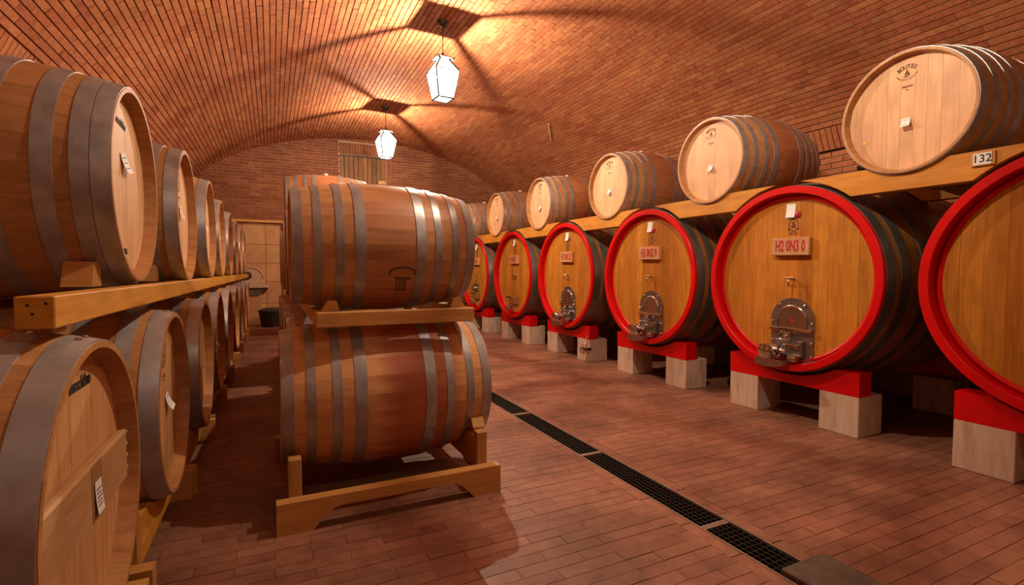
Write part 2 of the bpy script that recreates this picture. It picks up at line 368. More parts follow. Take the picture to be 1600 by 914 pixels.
# vault shell: the mortar bed the bricks are laid against
mb = MB(); n = 96; vin = []; vout = []
for i in range(n + 1):
    x, z, tx, tz = vault_at(ARC * i / n); nx, nz = -tz, tx      # outward
    vin.append((x + nx * .012, z + nz * .012)); vout.append((x + nx * .25, z + nz * .25))
prof = vin + vout[::-1]
vs = [(p[0], YF - .2, p[1]) for p in prof] + [(p[0], YB + .3, p[1]) for p in prof]; m = len(prof)
mb.add(vs, [(i, i + m, (i + 1) % m + m, (i + 1) % m) for i in range(m)])
ceiling = struct(mb.build('ceiling', M['mortar'], smooth=False), 'barrel vault of red brick courses over the cellar', 'ceiling')
items = []
BL, BW, J = .25, .0550, .0110; dep = .020
# soldier courses at both springings
yy = .6
while yy < YB - .05:
    for s0, sgn in ((.005, 1), (ARC - .005, -1)):
        s = s0 + sgn * BL / 2; x, z, tx, tz = vault_at(s); nx, nz = tz, -tx
        e = random.uniform(-.002, .002)
        items.append((frame((x - nx * .012 + nx * e, yy, z - nz * .012 + nz * e), (tx, 0, tz), (0, -1, 0), (nx, 0, nz)), BL / 2, BW / 2))
    yy += BW + J
s = BL + .015; row = 0
nrow = int((ARC - 2 * (BL + .015)) / (BW + J)); pitch = (ARC - 2 * (BL + .015)) / nrow
for row in range(nrow):
    sc_ = BL + .015 + pitch * (row + .5); x, z, tx, tz = vault_at(sc_); nx, nz = tz, -tx      # inward normal
    y = .6 - (BL + .01) * (.5 if row % 2 else 0) + random.uniform(-.02, .02)
    lift = random.uniform(-.0015, .0025)
    while y < YB + .1:
        hl = BL / 2 * random.uniform(.985, 1.0); e = lift + random.uniform(-.002, .003)
        y1 = min(y + BL, YB + .02)
        if y1 - y > .04:
            hl = (y1 - y) / 2
            t = random.uniform(-.012, .012)
            ez = Vector((nx, 0, nz)) ; ex = Vector((0, 1, 0)); ey = ez.cross(ex)
            items.append((frame((x - nx * .012 + nx * e, (y + y1) / 2, z - nz * .012 + nz * e), ex, ey, ez), round(hl, 3), BW / 2))
        y += BL + .009
mbp = MB()
for row in range(nrow):
    sc_ = BL + .015 + pitch * (row + .5); x, z, tx, tz = vault_at(sc_); nx, nz = tz, -tx
    q = [(x + tx * a - nx * (-b), z + tz * a - nz * (-b)) for a, b in ((-BW / 2 + .002, -.012), (BW / 2 - .002, -.012), (BW / 2 - .002, .0035), (-BW / 2 + .002, .0035))]
    mbp.prism(q, 1, .6, YB + .02)
recalc_me = recalc(mbp.mesh('pointing', M['pointing'])); o = link('pointing', recalc_me, ceiling); o['kind'] = 'stuff'
lay_pieces(items, ceiling, 'brick', M['brick'], 300, HIDE, dep)
# side walls
wr = struct(MB().box(XR_W + .012, XR_W + .3, YF - .2, YB + .3, -.1, 2.609).build('wall_right', M['pointing']), 'red brick side wall behind the large casks', 'wall')
items = []
z = 2.608 - 17 * (BW + J) + J
row = 0
while z + BW < 2.612:
    y = .8 + (.13 if row % 2 else 0)
    while y < YB:
        ex = Vector((0, -1, 0)); ez = Vector((-1, 0, 0)); ey = ez.cross(ex)
        items.append((frame((XR_W + .012 + random.uniform(-.002, .002), y + BL / 2, z + BW / 2), ex, ey, ez), BL / 2, BW / 2)); y += BL + .009
    z += BW + J; row += 1
MB().box(XR_W + .10, XR_W + .3, YF - .2, YB + .3, 2.60, 2.72).build('springing_recess', M['mortar'], wr)
lay_pieces(items, wr, 'brick', M['brick'], 40, [[(0,0),(1270,0),(1270,914),(0,914)], [(1340,0),(1600,0),(1600,290),(1340,290)]], .018)
struct(MB().box(XL_W - .3, XL_W, YF - .2, YB + .3, -.1, 2.66).build('wall_left', M['brick_wall']), 'red brick side wall behind the left barrel rows', 'wall')
struct(MB().box(XL_W - .3, XR_W + .3, YF - .3, YF, -.1, 4.5).build('wall_front', M['brick_wall']), 'red brick end wall behind the viewer', 'wall')
# back wall with a shuttered door opening and a plastered recess
DX0, DX1, DZ0, DZ1 = 1.42, 2.47, 2.2, 3.90
NX0, NX1, NZ1 = -.90, .22, 2.32
mb = MB()
Y0 = YB + .018
for (x0, x1, z0, z1) in ((XL_W - .2, NX0, -.1, 4.6), (NX0, NX1, NZ1, 4.6), (NX1, DX0, -.1, 4.6), (DX0, DX1, DZ1, 4.6), (DX0, DX1, -.1, DZ0), (DX1, XR_W + .2, -.1, 4.6)):
    mb.box(x0, x1, Y0, YB + .4, z0, z1)
wb = struct(mb.build('wall_back', M['pointing']), 'red brick end wall with arched top at the far end', 'wall')
items = []
z = .01; row = 0
while z < 4.3:
    x = XL_W + (.13 if row % 2 else 0)
    while x < XR_W:
        x0, x1 = x, min(x + BL, XR_W)
        x += BL + .009
        zt = z + BW
        if max(vault_z(x0), vault_z(x1)) < z - .01: continue
        segs = [(x0, x1)]
        for hx0, hx1, hz0, hz1 in ((DX0, DX1, DZ0, DZ1 + .27), (NX0 - .02, NX1 + .02, -1, NZ1 + .01)):
            if z < hz1 and zt > hz0:
                new = []
                for a, b in segs:
                    if b <= hx0 or a >= hx1: new.append((a, b))
                    else:
                        if a < hx0 - .03: new.append((a, hx0 - .008))
                        if b > hx1 + .03: new.append((hx1 + .008, b))
                segs = new
        for a, b in segs:
            if b - a < .03: continue
            items.append((frame(((a + b) / 2, Y0 + random.uniform(-.003, .002), z + BW / 2), (1, 0, 0), (0, 0, 1), (0, -1, 0)), round((b - a) / 2, 3), BW / 2))
    z += BW + .0095; row += 1
x = DX0 + .03
while x < DX1:                                   # soldier lintel over the shutter
    h = .26
    if h > .05: items.append((frame((x, Y0 + random.uniform(-.003, .002), DZ1 + .008 + h / 2), (0, 0, 1), (-1, 0, 0), (0, -1, 0)), round(h / 2, 3), BW / 2))
    x += BW + .009
lay_pieces(items, wb, 'brick', M['brick_darker'], 300, HIDE, .018)
# plank shutter in the opening
sh = struct(MB().box(DX0, DX1, YB + .10, YB + .14, DZ0, DZ1).build('door_1', M['door']), 'tall plank shutter high in the end wall', 'door')
npl = 10
for i in range(npl):
    x0 = DX0 + .01 + (DX1 - DX0 - .02) * i / npl; x1 = DX0 + .01 + (DX1 - DX0 - .02) * (i + 1) / npl - .012
    MB().bevbox(x0, x1, YB + .055 + random.uniform(0, .006), YB + .10, DZ0, DZ1 - .02, .006).build('plank', M['door'], sh)
MB().box(DX0, DX1, YB + .03, YB + .12, DZ1 - .025, DZ1).build('lintel_bar', M['iron'], sh)
MB().box(DX1 - .03, DX1, YB + .02, YB + .12, DZ0, DZ1).build('jamb', M['door'], sh)
MB().bevbox(2.27, 2.44, YB - .03, YB + .055, 3.27, 3.36, .008).build('latch_block', M['plank'], sh)
# plastered recess of large panels
pn = struct(MB().box(NX0, NX1, YB + .13, YB + .4, -.1, NZ1).build('trim_1', M['mortar']), 'recess of ochre plaster panels in the end wall', 'recess')
zs = [.12, .55, 1.02, 1.42, 1.82, 2.30]; xs = [NX0 + .005, -.55, -.12, NX1 - .005]
for i in range(3):
    for j in range(5):
        MB().bevbox(xs[i] + .003, xs[i + 1] - .003, YB + .10, YB + .14, zs[j] + .003, zs[j + 1] - .003, .003).build('panel', M['plaster'], pn)
MB().box(NX0 - .02, NX1 + .02, YB - .01, YB + .13, NZ1 - .03, NZ1 + .02).build('lintel', M['beam_x'], pn)
# floor
FX0, FX1, FY0, FY1 = XL_W, XR_W, 0.2, YB
fb = MB()
for (x0, x1) in ((XL_W - .3, 1.857), (2.045, XR_W + .3)): fb.box(x0, x1, YF - .2, YB + .3, -.2, -.006)
fb.box(1.857, 2.045, YF - .2, .69, -.2, -.006); fb.box(1.857, 2.045, 7.2, YB + .3, -.2, -.006); fb.box(1.857, 2.045, .6, 7.3, -.3, -.14)
floor = struct(fb.build('floor', M['grout']), 'floor of long reddish brown clay tiles', 'floor')
items = []; TL, TW = .30, .0735; tj = .004
y = .3; row = 0
def tile(cx, cy, hl, hw, alongx=True):
    e = random.uniform(-.0012, .0006)
    if alongx: ex, ey = (1, 0, 0), (0, 1, 0)
    else: ex, ey = (0, 1, 0), (-1, 0, 0)
    items.append((frame((cx, cy, -.010 + e), ex, ey, (0, 0, 1)), round(hl, 3), round(hw, 4)))
while y < YB - .02:
    for (a, b, sh_) in ((XL_W, 1.786, -.315), (2.120, XR_W, 2.120 - .11)):
        x = a - (((a - sh_ - (.153 if row % 2 else 0)) % (TL + tj)))
        while x < b:
            x0, x1 = max(x, a), min(x + TL, b)
            if x1 - x0 > .02: tile((x0 + x1) / 2, y + TW / 2, (x1 - x0) / 2 + tj / 2 - .0007, TW / 2 - .0016)
            x += TL + tj
    y += TW; row += 1
for cx in (1.8215, 2.0825):
    y = .3
    while y < YB - .02:
        tile(cx, y + TL / 2, TL / 2 - .001, .0335, False); y += TL + tj
lay_pieces(items, floor, 'tile', M['tile'], 300, HIDE_FLOOR, .010)
# drain: side rails belong to the floor, each lift-out grate is its own thing
for x0, x1 in ((1.857, 1.867), (2.035, 2.045)):
    MB().box(x0, x1, .69, 7.2, -.14, .001).build('drain_rail', M['rail'], floor)
MB().box(1.867, 2.035, .69, 7.2, -.139, -.135).build('drain_bed', M['dark'], floor)
GL = 1.07
where = ['nearest the stone slab, partly under it', 'second from the stone slab', 'third from the stone slab', 'fourth from the stone slab, beside the barrel stack', 'fifth, behind the front barrel stack', 'farthest, hidden behind the barrel stacks']
for k in range(6):
    y0 = .686 + GL * k
    r = empty('drain_grate', (1.951, y0 + GL / 2, -.03)); tag(r, 'dark steel floor drain grate, ' + where[k], 'grate', 'floor drain grates')
    h = GL / 2 - .002; a = .082
    MB().box(-a, a, -h, -h + .014, -.01, .028).build('end_bar', M['rail'], r); MB().box(-a, a, h - .014, h, -.01, .028).build('end_bar', M['rail'], r)
    g = MB()
    for i in range(6):
        x = -a + .004 + (2 * a - .008) * i / 5; g.box(x - .002, x + .002, -h + .014, h - .014, -.005, .024)
    ny = 32
    for j in range(1, ny):
        y = -h + .014 + (2 * h - .028) * j / ny; g.box(-a, a, y - .0015, y + .0015, .014, .0242)
    g.build('grating', M['iron'], r)
tag(recalc_obj := MB().bevbox(1.868, 2.140, .72, 1.338, .000, .030, .006).build('stone_slab', M['slab']), 'dark worn stone slab lying over the near end of the drain', 'slab')
# ------------------------------------------------------------------ text helper
def text_mesh(txt, size, mat, sx=1.0, bold=0.0, shear=0.0, name='lettering'):
    cu = bpy.data.curves.new('t', 'FONT'); cu.body = txt; cu.size = size; cu.align_x = 'CENTER'; cu.align_y = 'CENTER'
    cu.extrude = .0006; cu.offset = bold; cu.shear = shear; cu.resolution_u = 3
    o = bpy.data.objects.new('t', cu); COL.objects.link(o)
    dg = bpy.context.evaluated_depsgraph_get(); me = bpy.data.meshes.new_from_object(o.evaluated_get(dg))
    bpy.data.objects.remove(o); me.name = name
    if sx != 1: me.transform(Matrix.Diagonal((sx, 1, 1, 1)))
    me.materials.clear(); me.materials.append(mat)
    return me
def on_head(me, x, u, v, ang=0, tilt=0):
    """mesh drawn in XY -> stands on a head that faces local -X: u to the viewer's right, v up"""
    R = Matrix(((0, 0, -1, x), (-1, 0, 0, -u), (0, 1, 0, v), (0, 0, 0, 1)))
    return R @ Matrix.Rotation(ang, 4, 'Z')
def merge_meshes(parts, mat, name):
    mb = MB()
    for me, mw in parts: mb.add([mw @ v.co for v in me.vertices], [tuple(p.vertices) for p in me.polygons])
    return mb.mesh(name, mat)
def flat(mb_pts, d=.0008): return MB().prism(mb_pts, 2, 0, d)
def logo_mesh():
    """arched maker's lettering over a small seated figure, a curved line of print beneath"""
    parts = []
    for i, ch in enumerate('BOUTES'):
        a = math.radians(50 - 20 * i); me = text_mesh(ch, .036, M['burn'], .95, .0008)
        parts.append((me, Matrix.Translation((-.062 * math.sin(a) * 1.0, .062 * math.cos(a) * .75, 0)) @ Matrix.Rotation(a * .75, 4, 'Z')))
    for i, ch in enumerate('tonnellerie bordeaux'):
        if ch == ' ': continue
        a = math.radians(-62 + 124 * i / 19); me = text_mesh(ch, .011, M['burn'], 1.0, .0004)
        parts.append((me, Matrix.Translation((.066 * math.sin(a), .022 - .060 * math.cos(a) , 0)) @ Matrix.Rotation(a * .8, 4, 'Z')))
    fig = MB()
    fig.prism([(-.012, -.012), (-.009, .010), (-.003, .016), (-.004, .024), (0, .031), (.005, .025), (.004, .017), (.010, .008), (.012, -.010), (.006, -.012), (.003, -.002), (-.002, -.002), (-.004, -.012)], 2, 0, .0008)
    fig.box(-.019, .008, -.021, -.016, 0, .0008); fig.box(.010, .016, -.016, .000, 0, .0008)
    parts.append((fig.mesh('f', None), Matrix.Identity(4)))
    me = text_mesh('Selection', .017, M['burn'], 1.05, .0002, .25); parts.append((me, Matrix.Translation((.004, -.085, 0))))
    me = text_mesh('ML', .010, M['burn'], 1.0, .0002); parts.append((me, Matrix.Translation((.004, -.107, 0))))
    return merge_meshes(parts, M['burn'], 'maker_print')
def oval_logo_mesh():
    mb = MB(); n = 24
    for r0, r1 in ((1, .92), (.78, .73)):
        for i in range(n):
            a0, a1 = 2 * PI * i / n, 2 * PI * (i + .8) / n
            q = [(.055 * r0 * math.cos(a0), .075 * r0 * math.sin(a0)), (.055 * r0 * math.cos(a1), .075 * r0 * math.sin(a1)), (.055 * r1 * math.cos(a1), .075 * r1 * math.sin(a1)), (.055 * r1 * math.cos(a0), .075 * r1 * math.sin(a0))]
            mb.prism(q, 2, 0, .0008)
    mb.prism([(-.013, -.030), (.013, -.030), (.008, .0), (.012, .018), (0, .036), (-.012, .018), (-.008, 0)], 2, 0, .0008)
    mb.box(-.03, .03, -.118, -.108, 0, .0008); mb.box(-.012, .012, -.136, -.130, 0, .0008)
    return mb.mesh('maker_print', M['burn'])
def paper_mesh(w, h, curl=.02, lines=True):
    mb = MB(); n = 5; vs = []
    for j in range(n + 1):
        t = j / n
        for sx in (-1, 1): vs.append((sx * w / 2 + curl * .25 * t, h / 2 - h * t, .002 + curl * t * t))
    k = len(vs); vs += [(x, y, z + .0008) for x, y, z in vs]
    fs = []
    for j in range(n):
        a = 2 * j; fs += [(a, a + 1, a + 3, a + 2), (k + a, k + a + 2, k + a + 3, k + a + 1), (a, a + 2, k + a + 2, k + a), (a + 1, k + a + 1, k + a + 3, a + 3)]
    fs += [(0, k, k + 1, 1), (2 * n, 2 * n + 1, k + 2 * n + 1, k + 2 * n)]
    return recalc(mb.add(vs, fs).mesh('paper_tag', M['paper']))
def print_lines(w, h, curl, n=3):
    mb = MB()
    for i in range(n):
        t = .25 + .5 * i / max(1, n - 1); y = h / 2 - h * t; z = .0032 + curl * t * t + .0006; xo = curl * .25 * t
        mb.box(-w * .36 + xo, w * (.34 - .1 * (i % 2)) + xo, y - h * .018, y + h * .018, z, z + .0004)
    return mb.mesh('print', M['ink'])
# ------------------------------------------------------------------ barrels
HOOPS = {'A': [(.0, .060), (.115, .045), (.235, .045), (.340, .060)],
         'B': [(.0, .058), (.0605, .052), (.155, .056), (.300, .060)],
         'C': [(.0, .066), (.100, .055), (.240, .050), (.345, .058)]}
NST = 28
def prof_r(spec, x):           # stave outer radius at x in [-L/2, L/2]
    L, rh, rb = spec[:3]; return rb - (rb - rh) * abs(2 * x / L) ** 2.0
def stave_geo(spec, a0, a1, nseg=12, na=2, th=.027, depth=.05, gap=.00035):
    L, rh, rb = spec[:3]; mb = MB(); g = gap / rb; a0 += g; a1 -= g; vs = []; fs = []
    xs = [-L / 2 + L * i / nseg for i in range(nseg + 1)]
    A = [a0 + (a1 - a0) * j / na for j in range(na + 1)]
    for x in xs:
        r = prof_r(spec, x)
        for a in A: vs.append((x, r * math.cos(a), r * math.sin(a)))
    w = na + 1
    for i in range(nseg):
        for j in range(na): fs.append((i*w+j, i*w+j+1, (i+1)*w+j+1, (i+1)*w+j))
    # sides
    k = len(vs)
    for x in xs:
        r = prof_r(spec, x) - th * .45
        for a in (a0, a1): vs.append((x, r * math.cos(a), r * math.sin(a)))
    for i in range(nseg):
        fs.append((i*w, (i+1)*w, k+2*(i+1), k+2*i)); fs.append((i*w+na, k+2*i+1, k+2*(i+1)+1, (i+1)*w+na))
    # ends with a bevelled chime, inner face down to the head
    for e, sgn in ((0, 1), (nseg, -1)):
        k2 = len(vs); x = xs[e]; r = prof_r(spec, x)
        for xx, rr in ((x + sgn * .0, r - .006), (x + sgn * .0, r - th * .62), (x + sgn * (depth + .02), r - th * 1.15)):
            for a in A: vs.append((xx, rr * math.cos(a), rr * math.sin(a)))
        for j in range(na):
            q = [(e*w+j, e*w+j+1, k2+j+1, k2+j), (k2+j, k2+j+1, k2+w+j+1, k2+w+j), (k2+w+j, k2+w+j+1, k2+2*w+j+1, k2+2*w+j)]
            fs += q
    return mb.add(vs, fs)
def barrel_body(spec, mat):
    mb = MB()
    for i in range(NST):
        a0 = 2 * PI * i / NST; s = stave_geo(spec, a0, a0 + 2 * PI / NST); mb.add(s.v, s.f)
    return smooth_by_angle(recalc(mb.mesh('body', mat)), 25)
def barrel_stave(spec, mat):
    return smooth_by_angle(recalc(stave_geo(spec, -PI / NST, PI / NST).mesh('stave', mat)), 25)
def hoop_mesh(spec, x0, wd, sgn, mat, th=.0035):
    L = spec[0]; xs = [sgn * (L / 2 - x0 - wd * t) for t in (0, .5, 1)]
    if x0 == 0: xs[0] = sgn * (L / 2 - .003)
    pr = [(x, prof_r(spec, x) + th) for x in xs] + [(x, prof_r(spec, x) - .002) for x in xs[::-1]]
    return smooth_by_angle(recalc(MB().lathe(pr, 0, 64, close=True).mesh('hoop', mat)), 30)
def head_polys(R, cuts):
    out = []
    for y0, y1 in zip(cuts[:-1], cuts[1:]):
        y0 += .0003; y1 -= .0003; n = 6; p = []
        for i in range(n + 1):
            y = y0 + (y1 - y0) * i / n; p.append((y, math.sqrt(max(0, R * R - y * y))))
        for i in range(n, -1, -1):
            y = y0 + (y1 - y0) * i / n; p.append((y, -math.sqrt(max(0, R * R - y * y))))
        q = []
        for a in p:
            if not q or math.dist(a, q[-1]) > 1e-5: q.append(a)
        if math.dist(q[0], q[-1]) < 1e-5: q.pop()
        out.append(q)
    return out
def head_meshes(R, x, mat, nb=9, th=.02, seed=1, name='head_board'):
    rr = random.Random(seed); ws = [rr.uniform(.8, 1.2) for _ in range(nb)]; t = sum(ws); c = [-R]
    for wv in ws: c.append(c[-1] + 2 * R * wv / t)
    c[-1] = R
    out = []
    for i, p in enumerate(head_polys(R, c)):
        e = rr.uniform(-.0006, .0006); mb = MB(); n = len(p)
        b = .0007
        cy = sum(q[0] for q in p) / n
        inn = [(q[0] + (b if q[0] < cy else -b), q[1] * (1 - b / R)) for q in p]
        vs = [(x + e, q[0], q[1]) for q in inn] + [(x + e + b * .7, q[0], q[1]) for q in p] + [(x + th, q[0], q[1]) for q in p]
        fs = [tuple(range(n)), tuple(range(3*n-1, 2*n-1, -1))] + [(i_, (i_+1)%n, n+(i_+1)%n, n+i_) for i_ in range(n)] + [(n+i_, n+(i_+1)%n, 2*n+(i_+1)%n, 2*n+i_) for i_ in range(n)]
        out.append(recalc(mb.add(vs, fs).mesh(name, mat)))
    return out
def bung_mesh(): return smooth_by_angle(MB().lathe([(-.02, .026), (.014, .030), (.022, .030), (.026, .022), (.026, .0)], 2, 16).mesh('bung', M['bung']), 30)
LOGO = logo_mesh(); OVAL = oval_logo_mesh(); BUNG = bung_mesh()
RIVET = smooth_by_angle(MB().lathe([(0, .008), (.003, .0075), (.005, .004), (.0055, 0)], 2, 10).mesh('rivet', M['chrome']), 40)
def barrel(xf, y, z, facing, spec, mats, style, detail=1, bung=False, roll=0.0, seed=1):
    """spec = (L, rh, rb). xf: x of the visible end; facing -1: visible head looks to -X, +1: to +X"""
    L, rh, rb = spec
    root = empty('barrel', (xf + L / 2 if facing < 0 else xf - L / 2, y, z - rb), 0 if facing < 0 else PI)
    key = spec + mats + (style,); up = Vector((0, 0, rb))
    if detail >= 2:
        me = cached(('stave',) + key, lambda: barrel_stave(spec, M[mats[0]]))
        for i in range(NST): link('stave', me, root, mw=Matrix.Translation(up) @ Matrix.Rotation(2 * PI * (i + .5) / NST + roll, 4, 'X'))
    else:
        link('body', cached(('body',) + key, lambda: barrel_body(spec, M[mats[0]])), root, mw=Matrix.Translation(up) @ Matrix.Rotation(roll, 4, 'X'))
    hk = L / 1.10
    for k, (x0, wd) in enumerate(HOOPS[style]):
        for sgn in (-1, 1):
            o = link('hoop', cached(('hoop', k, sgn) + key, lambda: hoop_mesh(spec, x0 * hk, wd * hk, sgn, M['hoop'])), root, loc=up)
            if detail >= 2 and sgn == -1:
                for q in (0, 1):
                    a = 1.52 + roll + .12 * q + .02 * k; xx = -L / 2 + x0 * hk + wd * hk * .5; r = prof_r(spec, xx) + .0035
                    mw = Matrix.Rotation(a, 4, 'X') @ Matrix.Translation((xx, r, 0)) @ Matrix.Rotation(-PI / 2, 4, 'X')
                    link('rivet', RIVET, o, mw=mw)
    R = rh - .027; dp = .05
    if detail >= 1:
        for me in cached(('head', seed % 3) + key, lambda: head_meshes(R, -L / 2 + dp, M[mats[1]], 9, seed=seed)): link('head_board', me, root, loc=up)
    else:
        link('head', cached(('headf',) + key, lambda: MB().lathe([(-L / 2 + dp, 0), (-L / 2 + dp, R), (-L / 2 + dp + .02, R)], 0, 40).mesh('head', M[mats[1]])), root, loc=up)
    link('back_head', cached(('headb',) + key, lambda: MB().lathe([(L / 2 - dp, 0), (L / 2 - dp, R)], 0, 40).mesh('back_head', M[mats[1]])), root, loc=up)
    if bung: link('bung', BUNG, root, loc=(0.0, 0, 2 * rb))
    return root
def head_x(spec): return -spec[0] / 2 + .05 - .0012
def put_print(root, spec, me, u, v, ang=0):
    o = link(me.name, me, root, mw=Matrix.Translation((0, 0, spec[2])) @ on_head(me, head_x(spec), u, v, ang))
    if 'print' in me.name: o['kind'] = 'stuff'
    return o
def put_tag(root, spec, u, v, w=.05, h=.065, curl=.02, ang=0.0, lines=3, backing=False):
    key = ('paper', w, h, curl)
    me = cached(key, lambda: paper_mesh(w, h, curl)); o = put_print(root, spec, me, u, v, ang); o.name = 'paper_tag'
    if lines: link('print', cached(key + ('l',), lambda: print_lines(w, h, curl, lines)), o)
    if backing:
        bm = cached(('tag_patch', w, h), lambda: MB().box(-w * .5, w * .4, -h * 1.0, h * .95, -.0002, .0006).mesh('tag_patch', M['burn'])); put_print(root, spec, bm, u - w * .1, v, 0)
    return o
TON = (1.10, .401, .467)
ordinal = ['nearest', 'second', 'third', 'fourth', 'fifth', 'sixth', 'seventh', 'eighth', 'ninth', 'tenth']
MAX = text_mesh('maxch\u00eane', .047, M['ink'], .82, .0012, .28, 'lettering')
MARK = merge_meshes([(text_mesh('BTG', .034, M['ink'], .8, .001), Matrix.Translation((0, .022, 0))), (text_mesh('50 05', .024, M['ink'], .8, .001), Matrix.Translation((0, -.014, 0)))], M['ink'], 'batch_print')
# left side: upper row on its long beam
LU = [(-.514, 2.658, 1.610), (-.473, 3.768, 1.594), (-.457, 4.937, 1.599)] + [(-.474, 6.22 + 1.222 * k, 1.597) for k in range(5)]
for i, (x, y, z) in enumerate(LU):
    r = barrel(x, y, z, 1, TON, ('stave', 'head_left'), 'B' if i == 0 else 'C', 2 if i < 2 else (1 if i < 4 else 0), False, .03 * i, i)
    extra = ['with large white paper tag', 'with oval maker print', 'with sliver of pale head', 'edge-on', 'edge-on', 'edge-on', 'edge-on', 'at the far end'][i]
    tag(r, 'oak barrel ' + extra + ', ' + ordinal[i] + ' in the upper left row', 'barrel', 'barrels of the upper left row')
    if i == 0:
        put_print(r, TON, MAX, -.03, .262, -.06); put_print(r, TON, MARK, -.01, -.30)
        put_tag(r, TON, .0, .10, .085, .085, .022, .22, 3, False)
    elif i < 4:
        put_print(r, TON, OVAL, 0, .23); put_tag(r, TON, .02, .03, .055, .08, .022, .1, 2, False)
# left side: lower row on cradles
LLX = [(-.406, 1.609, .668), (-.406, 2.725, .656), (-.393, 3.782, .654)] + [(-.40, 4.885 + 1.10 * k, .654) for k in range(6)]
for i, (x, y, z) in enumerate(LLX):
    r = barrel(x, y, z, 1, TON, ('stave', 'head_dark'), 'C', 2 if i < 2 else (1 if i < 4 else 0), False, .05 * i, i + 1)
    extra = ['with a plank pegged across its head', 'with curled paper tag', 'in the dark', 'in the dark', 'in the dark', 'in the dark', 'in the dark', 'in the dark', 'in the dark at the far end'][i]
    tag(r, 'oak barrel ' + extra + ', ' + ordinal[i] + ' in the lower left row', 'barrel', 'barrels of the lower left row')
    if i == 0:
        put_print(r, TON, MAX, .035, .292, .02)
        hx = head_x(TON)
        pl = MB().bevbox(hx - .028, hx, -.335, .335, TON[2] - .072, TON[2] + .083, .006).build('cross_plank', M['plank'], r)
        for q in range(4): MB().tube([(hx - .016, -.333, TON[2] - .047 + .038 * q), (hx - .016, -.362, TON[2] - .047 + .038 * q)], .009, 8).build('peg', M['plank'], pl)
        t = cached('ptag', lambda: paper_mesh(.052, .085, .006)); o = link('paper_tag', t, pl, mw=Matrix.Translation((0, 0, TON[2])) @ on_head(t, hx - .029, .03, -.010, .0))
        link('print', cached('ptagl', lambda: print_lines(.052, .085, .006, 5)), pl, mw=o.matrix_basis)
        MB().box(hx - .0292, hx - .028, -.075, .01, TON[2] - .070, TON[2] + .080).build('tag_patch', M['tag_patch'], pl)  # flat brown rectangle around the paper tag
    elif i < 4:
        put_print(r, TON, OVAL, .01, .23); put_tag(r, TON, .05, -.01, .06, .075, .025, .25, 3, False)
# centre stacks
CLO = (1.15, .362, .430); CUP = (1.00, .314, .374)
CY = 3.10
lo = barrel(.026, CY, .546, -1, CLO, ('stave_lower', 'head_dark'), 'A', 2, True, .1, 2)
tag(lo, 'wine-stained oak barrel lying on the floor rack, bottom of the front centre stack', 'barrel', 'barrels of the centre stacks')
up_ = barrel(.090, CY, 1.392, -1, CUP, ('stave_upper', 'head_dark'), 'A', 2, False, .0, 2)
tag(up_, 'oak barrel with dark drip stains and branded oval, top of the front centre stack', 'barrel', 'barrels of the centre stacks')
# branded oval on the belly of the upper barrel
def on_belly(spec, xloc, ang, off=.0006):
    r = prof_r(spec, xloc) + off; return (xloc, -r * math.cos(ang), r * math.sin(ang) + spec[2])
bm_ = MB()
def strip(pts, wdt):
    for (x0, a0), (x1, a1) in zip(pts[:-1], pts[1:]):
        d = Vector((x1 - x0, (a1 - a0) * .37)); nrm = Vector((-d.y, d.x)).normalized() * wdt / 2
        q = [(x0 + nrm.x, a0 + nrm.y / .37), (x1 + nrm.x, a1 + nrm.y / .37), (x1 - nrm.x, a1 - nrm.y / .37), (x0 - nrm.x, a0 - nrm.y / .37)]
        bm_.add([on_belly(CUP, *p) for p in q] + [on_belly(CUP, *p, .0012) for p in q], [(0, 1, 2, 3), (4, 7, 6, 5), (0, 4, 5, 1), (1, 5, 6, 2), (2, 6, 7, 3), (3, 7, 4, 0)])
oc = (.06, -.42)
strip([(oc[0] + .072 * math.cos(t), oc[1] + .085 * math.sin(t)) for t in [PI * (-.12 + 1.24 * i / 20) for i in range(21)]], .010)
for dx in (-.028, -.010, .008, .024): strip([(oc[0] + dx, oc[1] - .10), (oc[0] + dx * .9, oc[1] - .19), (oc[0] + dx * .9, oc[1] - .29)], .008)
strip([(oc[0] - .04, oc[1] - .08), (oc[0] + .05, oc[1] - .10)], .012); strip([(oc[0] - .03, oc[1] - .30), (oc[0] + .03, oc[1] - .31)], .012)
o = link('branded_mark', recalc(bm_.mesh('branded_mark', M['burn'])), up_)
names2 = ['second', 'third', 'fourth', 'fifth']
for k in range(4):
    y = CY + 1.10 * (k + 1); dx = .01 * k
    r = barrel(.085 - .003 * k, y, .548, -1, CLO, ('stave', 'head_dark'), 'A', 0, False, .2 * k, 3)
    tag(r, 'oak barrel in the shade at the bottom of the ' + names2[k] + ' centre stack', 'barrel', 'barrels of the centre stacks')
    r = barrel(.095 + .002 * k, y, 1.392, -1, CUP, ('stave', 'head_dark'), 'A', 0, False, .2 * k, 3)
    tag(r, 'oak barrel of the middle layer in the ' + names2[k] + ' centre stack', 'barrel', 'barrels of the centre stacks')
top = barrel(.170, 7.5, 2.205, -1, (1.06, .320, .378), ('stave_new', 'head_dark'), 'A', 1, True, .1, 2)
tag(top, 'pale oak barrel with white bung on top of the fifth centre stack', 'barrel', 'barrels of the centre stacks')
